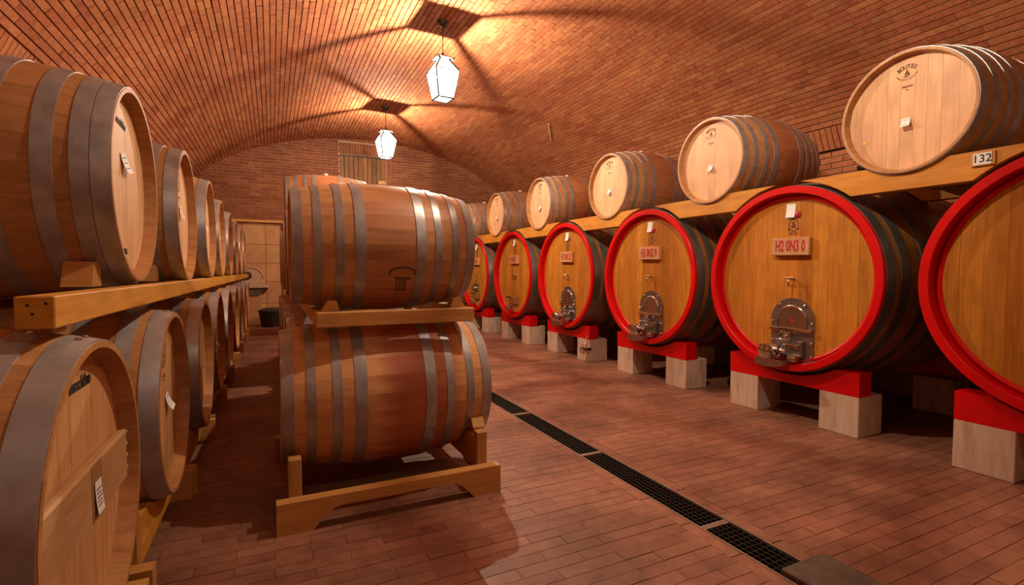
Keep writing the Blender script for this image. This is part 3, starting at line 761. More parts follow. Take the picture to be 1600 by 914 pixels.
# right side: upper row
YC = [1.057, 2.786, 4.509, 6.292, 8.06, 9.895]                       # casks
YU = [1.937, 3.607, 5.234, 7.058, 8.762, 10.60]
XC, ZC = 3.833, 1.1826
TOR = (1.08, .401, .470)
for i, y in enumerate(YU):
    r = barrel(XC, y, 2.316, -1, TOR, ('stave_new', 'head_right'), 'A', 2 if i < 3 else 1, True, .04 * i, i)
    extra = ['above the number 132', 'above the casks numbered 30 and 29', 'left of cask 29', 'with small head', 'with narrow head', 'half hidden at the far end'][i]
    tag(r, 'pale-headed barrel ' + extra + ', ' + ordinal[i] + ' in the upper right row', 'barrel', 'barrels of the upper right row')
    put_print(r, TOR, LOGO, -.012, .262); put_tag(r, TOR, -.01, -.065, .055, .06, .035, .03, 2 if i < 2 else 0, False)
    if i == 0:
        me = MB().box(-.012, .012, -.011, .011, 0, .0008).mesh('sticker', M['yellow']); put_print(r, TOR, me, -.268, -.145)
# ------------------------------------------------------------------ beams of the right upper row (lie between neighbouring casks)
def cut_beam(y0c, y1c, yb, rb_, Rc=.800):
    """side outline (y, z): ends follow the casks, notch follows the barrel"""
    z0, z1 = 1.802, 1.975; p = []
    d0 = math.sqrt(Rc ** 2 - (z0 - ZC) ** 2); d1 = math.sqrt(max(.008, Rc ** 2 - (z1 - ZC) ** 2))
    def arc(yc_, sgn):
        out = []
        for i in range(6):
            z = z0 + (z1 - z0) * i / 5; out.append((yc_ + sgn * max(.115, math.sqrt(max(0, Rc ** 2 - (z - ZC) ** 2))), z))
        return out
    p += arc(y0c, 1)                     # bottom to top at the near cask
    a = math.acos(min(1, (2.316 - z1) / rb_))
    for i in range(13):
        t = -a + 2 * a * i / 12; p.append((yb + rb_ * math.sin(t), 2.316 - rb_ * math.cos(t)))
    p += arc(y1c, -1)[::-1]
    return p
for i in range(6):
    y0c = YC[i]; y1c = YC[i + 1] if i < 5 else YC[5] + 1.75
    pl = cut_beam(y0c, y1c, YU[i], .412); ym = (y0c + y1c) / 2
    lab = ['carrying the number 132', 'between the casks numbered 30 and 29', 'between the casks numbered 29 and 28', 'fourth from the viewer', 'fifth from the viewer', 'last at the far end'][i]
    root = empty('support_beam', (XC + .10, ym, 1.802)); tag(root, 'notched yellow timber under an upper right barrel, ' + lab, 'beam', 'front beams on the large casks')
    mb = MB(); n = len(pl)
    # concave outline: build as strips between bottom line and top line
    me = MB().prism([(q[0] - ym, q[1] - 1.802) for q in pl], 0, -.075, .035).mesh('timber', M['beam'])
    link('timber', recalc(me), root)
    if i == 0:
        cs = MB().bevbox(-.086, -.076, -.290, -.175, .078, .160, .002).build('number_holder', M['beam_x'], root); cs.location = (0, 0, 0)
        bm2 = text_mesh('132', .066, M['ink'], .95, .0004)
        y_, z_ = 1.515 - ym, .120
        cs.data.transform(Matrix.Translation((0, y_ + .2325, 0)))
        pp = MB().box(-.0885, -.0865, y_ - .042, y_ + .045, .085, .155).build('number_card', M['paper'], cs)
        link('lettering', bm2, cs, mw=Matrix(((0, 0, -1, -.0890), (-1, 0, 0, y_ + .003), (0, 1, 0, z_), (0, 0, 0, 1))))
    root = empty('support_beam', (XC + .86, ym, 1.802)); tag(root, 'shaded rear timber under an upper right barrel, ' + lab.replace('carrying the number 132', 'nearest the viewer'), 'beam', 'back beams on the large casks')
    pl2 = cut_beam(y0c, y1c, YU[i], .455, .858)
    link('timber', recalc(MB().prism([(q[0] - ym, q[1] - 1.802) for q in pl2], 0, -.055, .055).mesh('timber', M['beam'])), root)
# ------------------------------------------------------------------ large casks
CK = (1.80, .758, .850)
def cask_hoop(x0, wd, sgn, mat='hoop_cask'):
    return hoop_mesh(CK, x0, wd, sgn, M[mat], .004)
def cask_body():
    mb = MB(); n = 44
    for i in range(n):
        a0 = 2 * PI * i / n; s = stave_geo(CK, a0, a0 + 2 * PI / n, 12, 2, .042, .07); mb.add(s.v, s.f)
    return smooth_by_angle(recalc(mb.mesh('body', M['stave_cask'])), 25)
def arch_poly(w, zb, zs, n=16):
    p = [(-w, zb), (w, zb)]
    for i in range(n + 1):
        a = PI * i / n; p.append((w * math.cos(a), zs + w * math.sin(a)))
    return p
def cask_fittings(root, kind, hx):
    """stainless door and taps on the head plane x = hx (faces -X); viewer's right is -y; z from the cask centre"""
    Z = CK[2]
    H = lambda u, v, d=0: (hx - d, -u, Z + v)
    if kind == 'door':
        u0 = .045
        sh = lambda p: [(-(q[0] + u0), Z + q[1]) for q in p]
        outer = arch_poly(.190, -.690, -.345); inner = arch_poly(.118, -.400, -.345, 16)
        # frame plate as a strip between outer and inner outlines
        dr = link('manway_door', recalc(MB().prism(sh(outer), 0, hx - .012, hx).mesh('manway_door', M['steel_dark'])), root)
        dr['label'] = 'arched stainless steel door'
        link('door_panel', recalc(MB().prism(sh(inner), 0, hx - .0155, hx - .012).mesh('door_panel', M['steel'])), dr)
        pts = [H(u0 + .124 * math.cos(PI * t / 16), -.345 + .124 * math.sin(PI * t / 16), .017) for t in range(17)]
        pts = [H(u0 + .124, -.405, .017)] + pts + [H(u0 - .124, -.405, .017)]
        link('door_rim', smooth_by_angle(MB().tube(pts, .0075, 8).mesh('door_rim', M['chrome']), 40), dr)
        link('cross_bar', recalc(MB().bevbox(hx - .040, hx - .012, -(u0 + .178), -(u0 - .190), Z - .432, Z - .405, .004).mesh('cross_bar', M['chrome'])), dr)
        for u, v in ((-.11, -.215), (.11, -.215), (-.175, -.36), (.175, -.36), (-.172, -.52), (.172, -.52), (-.172, -.63), (.172, -.63)):
            link('bolt', cached('bolt', lambda: smooth_by_angle(MB().lathe([(0, .011), (-.010, .011), (-.014, .006), (-.014, 0)], 0, 10).mesh('bolt', M['chrome']), 40)), dr, loc=H(u0 + u, v, .012))
        link('lower_box', recalc(MB().bevbox(hx - .050, hx - .012, -(u0 + .115), -(u0 - .125), Z - .640, Z - .505, .006).mesh('lower_box', M['steel_dark'])), dr)
        link('clamp_bar', recalc(MB().bevbox(hx - .075, hx - .050, -(u0 + .10), -(u0 - .03), Z - .555, Z - .535, .003).mesh('clamp_bar', M['chrome'])), dr)
        link('clamp_screw', smooth_by_angle(MB().lathe([(0, .020), (-.05, .020), (-.055, .034), (-.068, .034), (-.072, .012), (-.085, .0)], 0, 16, c=H(u0, -.470, .012)).mesh('clamp_screw', M['steel']), 30), dr)
        link('ring_left', smooth_by_angle(MB().lathe([(-.006, .030), (-.012, .037), (-.006, .044), (0, .037)], 0, 20, c=H(u0 - .075, -.478, .014), close=True).mesh('ring', M['chrome']), 60), dr).name = 'ring'
        link('badge', recalc(MB().prism([(-.014, -.02), (.014, -.02), (.014, .01), (0, .028), (-.014, .01)], 0, 0, .002).mesh('badge', M['redink'])), dr, loc=H(u0 + .005, -.345, .0178))
        # drain valve with drip tray
        vv = link('valve', smooth_by_angle(MB().lathe([(.03, .042), (-.03, .042), (-.034, .058), (-.052, .058), (-.056, .046), (-.10, .046), (-.104, .062), (-.125, .062), (-.128, .05), (-.128, 0)], 0, 20, c=H(-.085, -.600, .05)).mesh('valve', M['chrome']), 30), root)
        link('valve_stem', smooth_by_angle(MB().tube([H(-.085, -.600, .11), H(-.01, -.585, .125), H(.075, -.592, .125)], .017, 10).mesh('valve_stem', M['chrome']), 40), vv)
        link('valve_wheel', smooth_by_angle(MB().lathe([(-.012, .046), (0, .052), (.012, .046), (0, .040)], 1, 20, c=H(-.005, -.595, .125), close=True).mesh('valve_wheel', M['steel']), 60), vv)
        link('valve_cap', smooth_by_angle(MB().lathe([(-.05, .0), (-.05, .028), (.012, .034), (.02, .02), (.02, 0)], 1, 16, c=H(.085, -.652, .07)).mesh('valve_cap', M['steel']), 30), vv)
        tr = []
        for i in range(11):
            t = i / 10; tr.append((-.19 + .27 * t, -.690 - .045 * math.sin(PI * (.25 + .62 * t))))
        poly = [(-(q[0]), Z + q[1]) for q in tr] + [(-.07, Z - .668), (.17, Z - .658)]
        link('drip_tray', recalc(MB().prism(poly, 0, hx - .16, hx - .085).mesh('drip_tray', M['steel'])), vv)
    else:
        # older cask: square wooden hatch with iron bar and a tap
        bx = link('hatch', recalc(MB().bevbox(hx - .045, hx, -.18, .13, Z - .515, Z - .38, .006).mesh('hatch', M['door'])), root); bx['label'] = 'small dark wooden hatch'
        if kind == 'hatch_plate':
            link('hatch_plate', recalc(MB().bevbox(hx - .03, hx, -.12, .10, Z - .36, Z - .19, .004).mesh('hatch_plate', M['steel_dark'])), bx)
            link('hatch_screw', smooth_by_angle(MB().lathe([(0, .03), (-.05, .03), (-.06, .05), (-.08, .05), (-.08, 0)], 0, 14, c=H(0, -.29, .02)).mesh('hatch_screw', M['steel']), 30), bx)
            link('hatch_screw', smooth_by_angle(MB().tube([H(.04, -.18, .03), H(.10, -.12, .06)], .008, 8).mesh('lever', M['iron']), 30), bx).name = 'lever'
        link('bar', smooth_by_angle(MB().tube([H(-.25, -.405, .05), H(-.08, -.405, .05)], .011, 8).mesh('bar', M['iron']), 30), bx)
        vv = link('valve', smooth_by_angle(MB().lathe([(.02, .035), (-.06, .035), (-.064, .055), (-.09, .055), (-.094, .04), (-.094, 0)], 0, 16, c=H(-.06, -.60, .03)).mesh('valve', M['chrome']), 30), root)
        link('valve_stem', smooth_by_angle(MB().tube([H(-.06, -.60, .08), H(-.02, -.55, .11), H(.08, -.53, .11), H(.12, -.60, .08)], .014, 8).mesh('valve_stem', M['chrome']), 40), vv)
    # sampling tap
    if kind == 'hatch':
        t = link('tap', smooth_by_angle(MB().lathe([(0, .03), (-.03, .03), (-.04, .04), (-.06, .03), (-.06, 0)], 0, 14, c=H(.05, 0)).mesh('tap', M['chrome']), 30), root)
    else:
        t = link('tap', smooth_by_angle(MB().tube([H(.05, 0), H(.05, 0, .07)], .010, 8).mesh('tap', M['brass']), 40), root)
        link('tap_handle', smooth_by_angle(MB().tube([H(.005, .012, .055), H(.085, .010, .055)], .0075, 8).mesh('tap_handle', M['brass']), 40), t)
        link('tap_spout', smooth_by_angle(MB().tube([H(.05, 0, .06), H(.05, -.02, .075), H(.05, -.05, .077)], .008, 8).mesh('tap_spout', M['brass']), 40), t)
def crest_mesh():
    mb = MB(); n = 24
    for i in range(n):
        a0, a1 = 2 * PI * i / n, 2 * PI * (i + .78) / n; r0, r1 = .047, .038
        mb.prism([(r0 * math.cos(a0), r0 * 1.15 * math.sin(a0)), (r0 * math.cos(a1), r0 * 1.15 * math.sin(a1)), (r1 * math.cos(a1), r1 * 1.15 * math.sin(a1)), (r1 * math.cos(a0), r1 * 1.15 * math.sin(a0))], 2, 0, .0008)
    mb.prism([(-.018, -.024), (.016, -.026), (.022, -.004), (.010, .008), (.016, .024), (-.004, .032), (-.018, .016), (-.010, .002), (-.022, -.008)], 2, 0, .0008)
    mb.prism([(-.052, -.030), (-.040, -.048), (-.034, -.040), (-.044, -.024)], 2, 0, .0008); mb.prism([(.052, -.030), (.044, -.024), (.034, -.040), (.040, -.048)], 2, 0, .0008)
    for x in (-.036, -.020, .004, .022): mb.box(x, x + .012, -.082, -.068, 0, .0008)
    mb.box(-.045, .045, -.064, -.060, 0, .0008)
    return mb.mesh('crest_print', M['burn'])
CREST = crest_mesh()
CBODY = cask_body()
CHOOPS = [(.030, .085), (.165, .085), (.38, .08), (.60, .07)]
RH = CK[1]
X0_ = -CK[0] / 2
chime = recalc(MB().lathe([(X0_ + .002, RH - .052), (X0_ - .0015, RH - .048), (X0_ - .0015, RH + .001), (X0_ + .003, RH + .0055), (X0_ + .030, RH + .0065), (X0_ + .030, RH - .03), (X0_ + .095, RH - .066), (X0_ + .095, RH - .060)], 0, 72, close=True).mesh('chime', M['red'])); smooth_by_angle(chime, 30)
ring = recalc(MB().lathe([(X0_ + .090, RH - .056), (X0_ + .068, RH - .064), (X0_ + .058, RH - .078), (X0_ + .062, RH - .092), (X0_ + .076, RH - .100), (X0_ + .09, RH - .100)], 0, 72).mesh('inner_ring', M['red'])); smooth_by_angle(ring, 50)
CHEAD = head_meshes(RH - .095, -CK[0] / 2 + .072, M['head_cask'], 12, .03, 5)
BLOCK = recalc(MB().bevbox(-.15, .15, -.15, .15, 0, .308, .004).mesh('block', M['stone']))
def saddle_mesh():
    n = 20; hw = .5785; p = [(-hw, 0), (hw, 0), (hw, .182)]
    for i in range(n + 1):
        y = .50 - 1.0 * i / n; p.append((y, min(.182, (ZC - .31) - math.sqrt(.800 ** 2 - y * y))))
    p.append((-hw, .182)); q = []
    for a in p:
        if not q or math.dist(a, q[-1]) > 1e-6: q.append(a)
    return recalc(MB().prism(q, 0, -.075, .075).mesh('saddle', M['red']))
SADDLE = saddle_mesh()
numbers = ['3 1', '3 0', '2 9', '2 8', '2 7', '2 6']
kinds = ['door', 'door', 'door', 'door', 'hatch', 'hatch_plate']
desc = ['cut off by the picture edge', 'plate reading H2 0N3 0', 'plate reading H2 0N2 9', 'arched door, narrow in view', 'small hatch and ring tap', 'partly hidden by stack']
for i, y in enumerate(YC):
    root = empty('wine_cask', (XC + CK[0] / 2, y, ZC - CK[2])); up = Vector((0, 0, CK[2])); hx = -CK[0] / 2 + .072
    tag(root, 'large red-rimmed cask, ' + desc[i] + ', ' + ordinal[i] + ' from the viewer', 'cask', 'large casks along the right wall')
    link('body', CBODY, root, loc=up); link('chime', chime, root, loc=up); link('inner_ring', ring, root, loc=up)
    for me in CHEAD: link('head_board', me, root, loc=up)
    link('back_head', cached('cb', lambda: MB().lathe([(CK[0] / 2 - .07, 0), (CK[0] / 2 - .07, RH - .06)], 0, 48).mesh('back_head', M['stave_cask'])), root, loc=up)
    for k, (x0, wd) in enumerate(CHOOPS):
        for sgn in (-1, 1): link('hoop', cached(('ch', k, sgn), lambda: cask_hoop(x0, wd, sgn)), root, loc=up)
    if i > 0:
        cask_fittings(root, kinds[i], hx)
        pw, ph = .165, .073
        pl = link('sign_plate', cached('splate', lambda: recalc(MB().bevbox(hx - .040, hx, -pw, pw, -ph, ph, .004).mesh('sign_plate', M['plate']))), root, mw=Matrix.Translation((0, -.03, CK[2] + .270)) @ Matrix.Rotation(.02, 4, 'X'))
        tm = text_mesh('H2 0N' + numbers[i], .125, M['redink'], .52, .0042)
        link('lettering', tm, pl, mw=Matrix(((0, 0, -1, hx - .0404), (-1, 0, 0, 0), (0, 1, 0, 0), (0, 0, 0, 1))))
        tm = cached('casktag', lambda: paper_mesh(.078, .112, .016)); link('paper_tag', tm, root, mw=Matrix.Translation((0, 0, CK[2])) @ on_head(tm, hx - .001, .008, .568, -.05))
        link('sleeve', cached('sleeve', lambda: MB().box(-.050, .050, -.068, .066, 0, .0012).mesh('sleeve', M['pale_stone'])), root, mw=Matrix.Translation((0, 0, CK[2])) @ on_head(tm, hx - .0006, .008, .565, -.05))
        link('wax_seal', cached('seal', lambda: smooth_by_angle(MB().lathe([(0, .028), (-.008, .026), (-.012, .012), (-.012, 0)], 0, 12).mesh('wax_seal', M['seal']), 40)), root, loc=(hx, -.068, CK[2] + .530))
        link('crest_print', CREST, root, mw=Matrix.Translation((0, 0, CK[2])) @ on_head(CREST, hx - .0012, .032, .448))['kind'] = 'stuff'
    # red saddles and stone blocks carry the cask
    for s, sx in (('front', XC + .078 + .075), ('back', XC + CK[0] - .078 - .075)):
        sd = link('saddle', SADDLE, None, loc=(sx, y, .308))
        tag(sd, 'red painted wooden saddle under the ' + s + ' of the ' + ordinal[i] + ' large cask', 'saddle', 'red cask saddles')
        for dy, wh in ((-.4285, 'near'), (.4285, 'far')):
            bx_ = XC + .078 + .15 if s == 'front' else XC + CK[0] - .078 - .15
            b = link('stone_block', BLOCK, None, loc=(bx_, y + dy, 0))
            tag(b, 'pale stone block, ' + wh + ' ' + s + ' support of the ' + ordinal[i] + ' large cask', 'block', 'stone blocks under the casks')
# hose fitting lying on the floor side of the fourth cask's block
ft = empty('hose_valve', (XC + .02, YC[3] - .52, .0)); tag(ft, 'chrome hose valve with lever sticking out beside a stone block', 'valve')
MB().tube([(.62, -.02, .17), (.12, -.02, .165)], .018, 10).build('pipe', M['steel_dark'], ft, True)
MB().tube([(.62, -.02, .17), (.62, -.02, 0)], .02, 10).build('stand_pipe', M['steel_dark'], ft, True)
smooth_by_angle(MB().lathe([(-.05, 0), (-.05, .05), (-.02, .055), (-.015, .035), (.03, .035), (.035, .048), (.09, .048), (.10, .03), (.12, .02)], 0, 16, c=(.0, -.02, .165)).build('valve_body', M['chrome'], ft).data, 30)
MB().tube([(.06, -.02, .20), (.055, -.02, .30), (.04, -.02, .36)], .010, 8).build('lever', M['chrome'], ft, True)
MB().tube([(-.02, -.02, .235), (.14, -.02, .225)], .009, 8).build('handle', M['chrome'], ft, True)
# small bungs with taps on the cask tops behind the beam
for q, (x_, y_) in enumerate(((4.62, 2.63), (4.62, 2.40))):
    zt = ZC + math.sqrt(.850 ** 2 - (y_ - YC[1]) ** 2)
    t = empty('top_fitting', (x_, y_, zt - .01))
    if q == 0:
        tag(t, 'small dark valve knob on top of the second large cask', 'valve')
        MB().tube([(0, 0, 0), (0, 0, .12)], .016, 10).build('stem', M['chrome'], t, True); smooth_by_angle(MB().lathe([(.11, 0), (.11, .03), (.125, .045), (.15, .045), (.16, .02), (.16, 0)], 2, 14).build('knob', M['iron'], t).data, 30)
    else:
        tag(t, 'upright glass and steel level gauge on top of the second large cask', 'gauge')
        MB().tube([(0, 0, 0), (0, 0, .24)], .020, 10).build('sleeve', M['steel'], t, True); MB().tube([(0, 0, .24), (0, 0, .29)], .006, 8).build('pin', M['iron'], t, True); MB().tube([(.0, .03, .01), (.0, .03, .22)], .009, 8).build('guard', M['iron'], t, True)
# ------------------------------------------------------------------ timbers of the left upper row
for x0, lab in ((-.535, 'front'), (-1.30, 'back')):
    b = MB().bevbox(-.036, .036, -5.18, 5.18, 0, .075, .003).build('support_beam', M['beam'], None, loc=(x0 + .050 if lab == 'front' else x0, 6.66, 1.118))
    tag(b, 'long yellow timber under the ' + lab + ' of the upper left barrels', 'beam')
    if lab == 'front':
        for q, (hx_, hz) in enumerate(((-.012, .055), (.020, .058), (-.004, .035))): MB().lathe([(0, .0035), (-.0006, .0035), (-.0006, 0)], 1, 8, c=(hx_, -5.18, hz)).build('nail', M['iron'], b)
# packing blocks between beam and lower barrels
zt = LLX[0][2] + math.sqrt(prof_r(TON, TON[0] / 2 - .13) ** 2 - .05 ** 2)
b = MB().bevbox(-.04, .04, -.045, .045, 0, 1.118 - zt, .002).build('packing_block', M['plank'], None, loc=(-.535, LLX[0][1] + .05, zt)); tag(b, 'small pale wooden block between the long beam and the nearest lower left barrel', 'block')
WEDGE = recalc(MB().prism([(-.065, 0), (.055, 0), (.015, .092), (-.055, .092)], 0, -.045, .045).mesh('wedge', M['beam_x']))
n_w = 0
for i, (x, y, z) in enumerate(LU[:5]):
    for s in (-1, 1):
        for xx, fb_ in ((-.64, 'front'), (-1.30, 'back')):
            if fb_ == 'back' and i > 0: continue
            rx = prof_r(TON, abs(xx - (x - TON[0] / 2)))
            yoff = math.sqrt(max(.01, (rx + .004) ** 2 - (z - 1.193 - .075) ** 2))
            o = link('wedge', WEDGE, None, mw=Matrix.Translation((xx, y + s * (yoff + .030), 1.193)) @ (Matrix.Rotation(PI, 4, 'Z') if s < 0 else Matrix.Identity(4)))
            tag(o, 'wooden wedge on the ' + fb_ + ' beam, ' + ('near' if s < 0 else 'far') + ' side of the ' + ordinal[i] + ' upper left barrel', 'wedge', 'wedges of the upper left row')
# ------------------------------------------------------------------ floor racks (cradles)
def rack(x0, x1, yc, zc, rend, spec_lab, full=True, depth=.52):
    """two arched sills along X, posts, and two concave end boards along Y"""
    root = empty('barrel_rack', ((x0 + x1) / 2, yc, 0)); hx = (x1 - x0) / 2
    sill = cached(('sill', round(hx, 3)), lambda: recalc(MB().prism([(-hx, 0), (-hx + .16, 0)] + [(-hx + .16 + .13 * t, .098 * math.sin(PI / 2 * t)) for t in (.25, .5, .75, 1)] + [(hx - .16 - .13 * t, .098 * math.sin(PI / 2 * t)) for t in (1, .75, .5, .25)] + [(hx - .16, 0), (hx, 0), (hx, .152), (-hx, .152)], 1, -.033, .033).mesh('sill', M['beam_x'])))
    for s in (-1, 1):
        link('sill', sill, root, loc=(0, s * depth, 0))
        for e in (-1, 1):
            link('post', cached('post', lambda: recalc(MB().bevbox(-.030, .030, -.030, .030, .10, .335, .004).mesh('post', M['beam_z']))), root, loc=(e * (hx - .085), s * (depth - .063), 0))
    def board():
        n = 16; h = .30; w = depth - .10; p = [(-w, .12), (w, .12)]
        for i in range(n + 1):
            y = w - 2 * w * i / n
            if abs(y) < rend: zt = zc - math.sqrt(rend ** 2 - y * y)
            else: zt = h
            p.append((y, max(.135, min(h, zt))))
        return recalc(MB().prism(p, 0, -.028, .028).mesh('cradle_board', M['beam']))
    bm3 = cached(('board', round(zc, 3), round(rend, 3), depth), board)
    for e in (-1, 1): link('cradle_board', bm3, root, loc=(e * (hx - .085), 0, 0))
    return root
r = rack(-.003, 1.147, CY, .558, prof_r(CLO, CLO[0] / 2 - .09) + .006, ''); tag(r, 'orange timber floor rack with arched sills under the front centre stack', 'rack', 'barrel floor racks')
# wedges and a bright batten at the rack's right end
o = link('wedge', WEDGE, None, mw=Matrix.Translation((1.075, CY - .365, .338)) @ Matrix.Rotation(PI, 4, 'Z') @ Matrix.Diagonal((.8, .8, .5, 1))); tag(o, 'small wooden chock on the right post of the front floor rack', 'wedge')
o = MB().bevbox(-.03, .03, -.24, .24, 0, .03, .003).build('batten', M['beam'], None, loc=(1.165, CY - .20, .0)); tag(o, 'short pale batten on the floor at the right end of the front rack', 'batten')
for k in range(4):
    r = rack(.06, 1.19, CY + 1.10 * (k + 1), .558, prof_r(CLO, CLO[0] / 2 - .09) + .006, ''); tag(r, 'shaded timber floor rack under the ' + names2[k] + ' centre stack', 'rack', 'barrel floor racks')
for i, (x, y, z) in enumerate(LLX):
    r = rack(x - TON[0] - .03, x - .012, y, z, prof_r(TON, TON[0] / 2 - .09) + .006, '', depth=.50); tag(r, 'timber floor rack under the ' + ordinal[i] + ' barrel of the lower left row', 'rack', 'barrel floor racks')
# ------------------------------------------------------------------ upper racks in the centre stacks
def top_rack(y, z, x0, x1, lab, hero=False, ln=1.0):
    root = empty('stack_frame', ((x0 + x1) / 2, y, z)); hx = (x1 - x0) / 2; dp_ = .34
    for s in ((-1, 1) if not hero else (-1,)): link('rail', cached(('rail', round(hx, 3)), lambda: recalc(MB().bevbox(-hx, hx, -.028, .028, 0, .078, .004).mesh('rail', M['beam_x']))), root, loc=(0, s * dp_, 0))
    for e in (-1, 1): link('cross_rail', cached(('crail', ln), lambda: recalc(MB().bevbox(-.030, .030, 0, ln, .0, .078, .004).mesh('cross_rail', M['beam']))), root, loc=(e * (hx - .030), -.312, 0))
    if hero:
        for e in (-1, 1):
            link('chock', cached('chock', lambda: recalc(MB().prism([(-.075, 0), (.075, 0), (.02, .070), (-.05, .070)], 1, -.045, .045).mesh('chock', M['beam_x']))), root, mw=Matrix.Translation((e * (hx - .075) + .0, -.262, .078)) @ Matrix.Diagonal((.62, .8, .8, 1)) @ (Matrix.Identity(4) if e > 0 else Matrix.Rotation(PI, 4, 'Z')))
    tag(root, lab, 'frame', 'timber frames between stacked barrels'); return root
top_rack(CY, .958, .200, 1.062, 'orange timber frame between the two front centre barrels', True, 2.0)
for k in range(1, 4): top_rack(CY + 1.10 * (k + 1), .958, .20, 1.06, 'shaded timber frame in the ' + names2[k] + ' centre stack', ln=.62)
top_rack(7.5, 1.765, .25, 1.13, 'timber frame under the top barrel of the fifth centre stack', ln=.62)
# ------------------------------------------------------------------ lanterns
def lantern(k_, lab, rz=0.0):
    x, y = LAMPS[k_]
    zc_ = vault_z(x) - .006
    root = empty('lantern', (x, y, zc_ - .93), rz); tag(root, lab, 'lantern', 'hanging lanterns along the vault')
    # heights below are above the lantern's base
    smooth_by_angle(MB().lathe([(.935, .062), (.915, .062), (.880, .045), (.862, .018), (.855, 0)], 2, 20).build('canopy', M['iron'], root).data, 40)
    ch = MB(); zz = .86; k = 0
    while zz > .525:
        pts = []
        for i in range(9):
            a = 2 * PI * i / 8; u, v = .009 * math.cos(a), .019 * math.sin(a)
            pts.append((u, 0, zz - .017 + v) if k % 2 else (0, u, zz - .017 + v))
        ch.tube(pts, .0028, 5, False); zz -= .030; k += 1
    ch.build('chain', M['iron'], root)
    smooth_by_angle(MB().lathe([(.555, 0), (.552, .012), (.52, .014), (.515, .040), (.50, .046), (.485, .050), (.482, 0)], 2, 16).build('finial', M['iron'], root).data, 30)
    T0, T1, T2 = .052, .150, .098      # half widths: cap, shoulder, foot
    z0, z1, z2 = .470, .315, .0
    def sq(h, z): return [(-h, -h, z), (h, -h, z), (h, h, z), (-h, h, z)]
    MB().add(sq(T0 + .058, .468) + sq(T0 + .058, .476) + sq(.02, .492), [(3,2,1,0),(0,1,5,4),(1,2,6,5),(2,3,7,6),(3,0,4,7),(4,5,9,8),(5,6,10,9),(6,7,11,10),(7,4,8,11),(8,9,10,11)]).build('cap', M['iron'], root)
    bw = .0140
    for sx in (-1, 1):
        for sy in (-1, 1):
            MB().tube([(sx * T0, sy * T0, z0), (sx * (T1 - .012), sy * (T1 - .012), z1 + .017), (sx * T1, sy * T1, z1), (sx * T2, sy * T2, z2)], [bw, bw, .0070, .0085], 6).build('corner_bar', M['iron'], root)
    for h, z, nm, fr in ((T1, z1, 'shoulder_frame', .004), (T2, z2, 'foot_frame', .0095)):
        f_ = MB()
        for a, b in zip(sq(h, z), sq(h, z)[1:] + sq(h, z)[:1]): f_.tube([a, b], fr, 6)
        f_.build(nm, M['iron'], root)
    for k in range(4):
        R = Matrix.Rotation(PI / 2 * k, 4, 'Z'); g = .006
        def pane(a, za, b, zb):
            p = [Vector((-a + g, -a, za)), Vector((a - g, -a, za)), Vector((b - g, -b, zb)), Vector((-b + g, -b, zb))]
            return MB().add([R @ q for q in p], [(0, 1, 2, 3)]).mesh('pane', M['glass'])
        link('pane', pane(T2, z2 + .005, T1, z1 - .005), root); link('pane', pane(T1, z1 + .005, T0, z0 - .003), root)
    link('pane', MB().add(sq(T2 - .006, z2), [(3, 2, 1, 0)]).mesh('pane', M['glass']), root)
    ld = bpy.data.lights.new('bulb_light', 'POINT'); ld.energy = LAMP_W[k_]; ld.color = LAMP_COL; ld.shadow_soft_size = .016
    lo_ = bpy.data.objects.new('bulb_light', ld); COL.objects.link(lo_); lo_.parent = root; lo_.location = (0, 0, .285)
    return root
lantern(0, 'glowing glass lantern hanging farther away, near the end wall', math.radians(9))
lantern(1, 'glowing glass lantern hanging nearer, high over the centre aisle', math.radians(6))
lantern(2, 'glowing glass lantern above the picture edge, over the front centre stack', math.radians(17))
lantern(3, 'added fill lantern, unseen behind the viewer', math.radians(8))  # made-up lantern, dim, brightens the sides turned to the camera
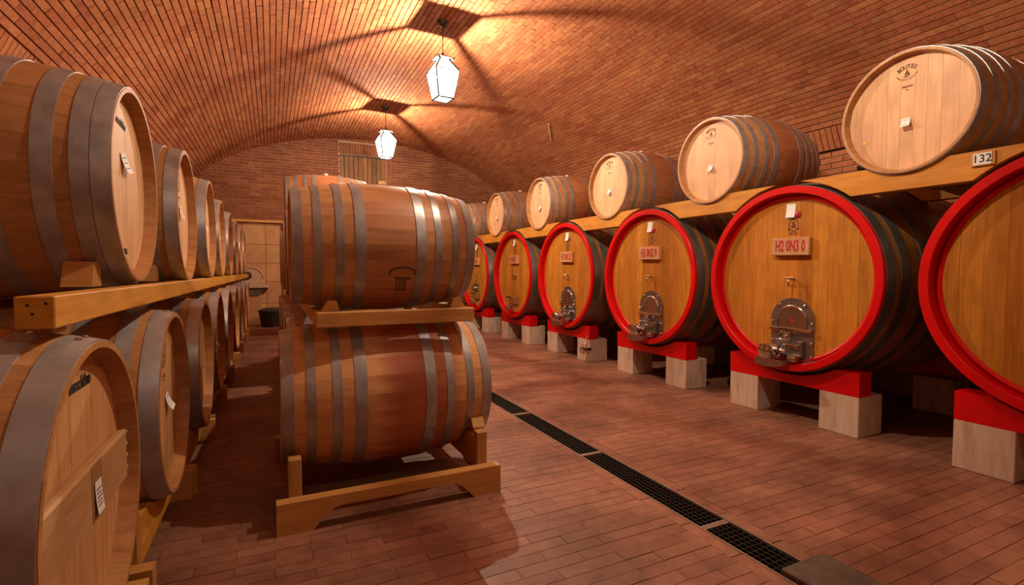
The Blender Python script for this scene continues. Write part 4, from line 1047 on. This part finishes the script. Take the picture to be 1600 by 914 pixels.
# thin pale yellow strip just under the vault surface
def vault_hit(y, x): return Vector((x, y, vault_z(x)))
p0, p1 = vault_hit(7.74, 4.42), vault_hit(8.20, 4.74)
nn = Vector((-.35, 0, -.93))
o = MB().tube([p0 + nn * .02, p1 + nn * .02], .011, 6).build('yellow_strip', M['yellow_strip']); tag(o, 'thin pale yellow strip on the brick vault above the right row', 'yellow_strip')
# ------------------------------------------------------------------ wall fountain in the far recess
ft = empty('wall_fountain', (-.42, YB + .10, .12)); tag(ft, 'carved half-round wall fountain with dark spout in the far recess', 'fountain')
hw = .27
poly = [(-hw, .84), (hw, .84)] + [(hw * math.cos(PI * i / 18), .96 + hw * 1.0 * math.sin(PI * i / 18)) for i in range(19)]
link('back_plate', recalc(MB().prism(poly, 1, -.05, .0).mesh('back_plate', M['pale_stone'])), ft)
smooth_by_angle(MB().tube([(hw * .93 * math.cos(PI * i / 18), -.05, .96 + hw * .93 * math.sin(PI * i / 18)) for i in range(19)], .018, 8).build('moulding', M['pale_stone'], ft).data, 50)
smooth_by_angle(MB().lathe([(-.16, 0), (-.16, .03), (-.12, .05), (-.05, .085), (-.03, .09)], 1, 16, c=(-.06, 0, 1.03)).build('spout', M['iron'], ft).data, 50)
recalc(MB().bevbox(-.38, .36, -.30, .0, .77, .84, .012).build('shelf', M['pale_stone'], ft).data)
recalc(MB().prism([(-.30, .77), (.28, .77), (.17, .62), (-.19, .62)], 1, -.24, 0).build('basin', M['slab'], ft).data)
recalc(MB().bevbox(-.24, .20, -.20, .0, 0, .62, .006).build('pedestal', M['plaster'], ft).data)
st = MB().bevbox(NX0 - .1, NX1 + .9, 10.9, YB + .1, 0, .12, .01).build('step', M['tile']); struct(st, 'low tiled step in front of the far recess', 'step')
bk = empty('bucket', (-.02, 11.35, .12)); tag(bk, 'black rounded tub standing on the step before the far recess', 'tub')
smooth_by_angle(MB().lathe([(0, 0), (0, .19), (.02, .20), (.30, .25), (.315, .262), (.33, .262), (.33, .245), (.30, .235), (.03, .18), (.03, 0)], 2, 28).build('shell', M['bucket'], bk).data, 35)
smooth_by_angle(MB().lathe([(.33, .25), (.36, .20), (.385, .10), (.39, 0)], 2, 28).build('lid', M['bucket'], bk).data, 35)
print('objects', len(bpy.data.objects))
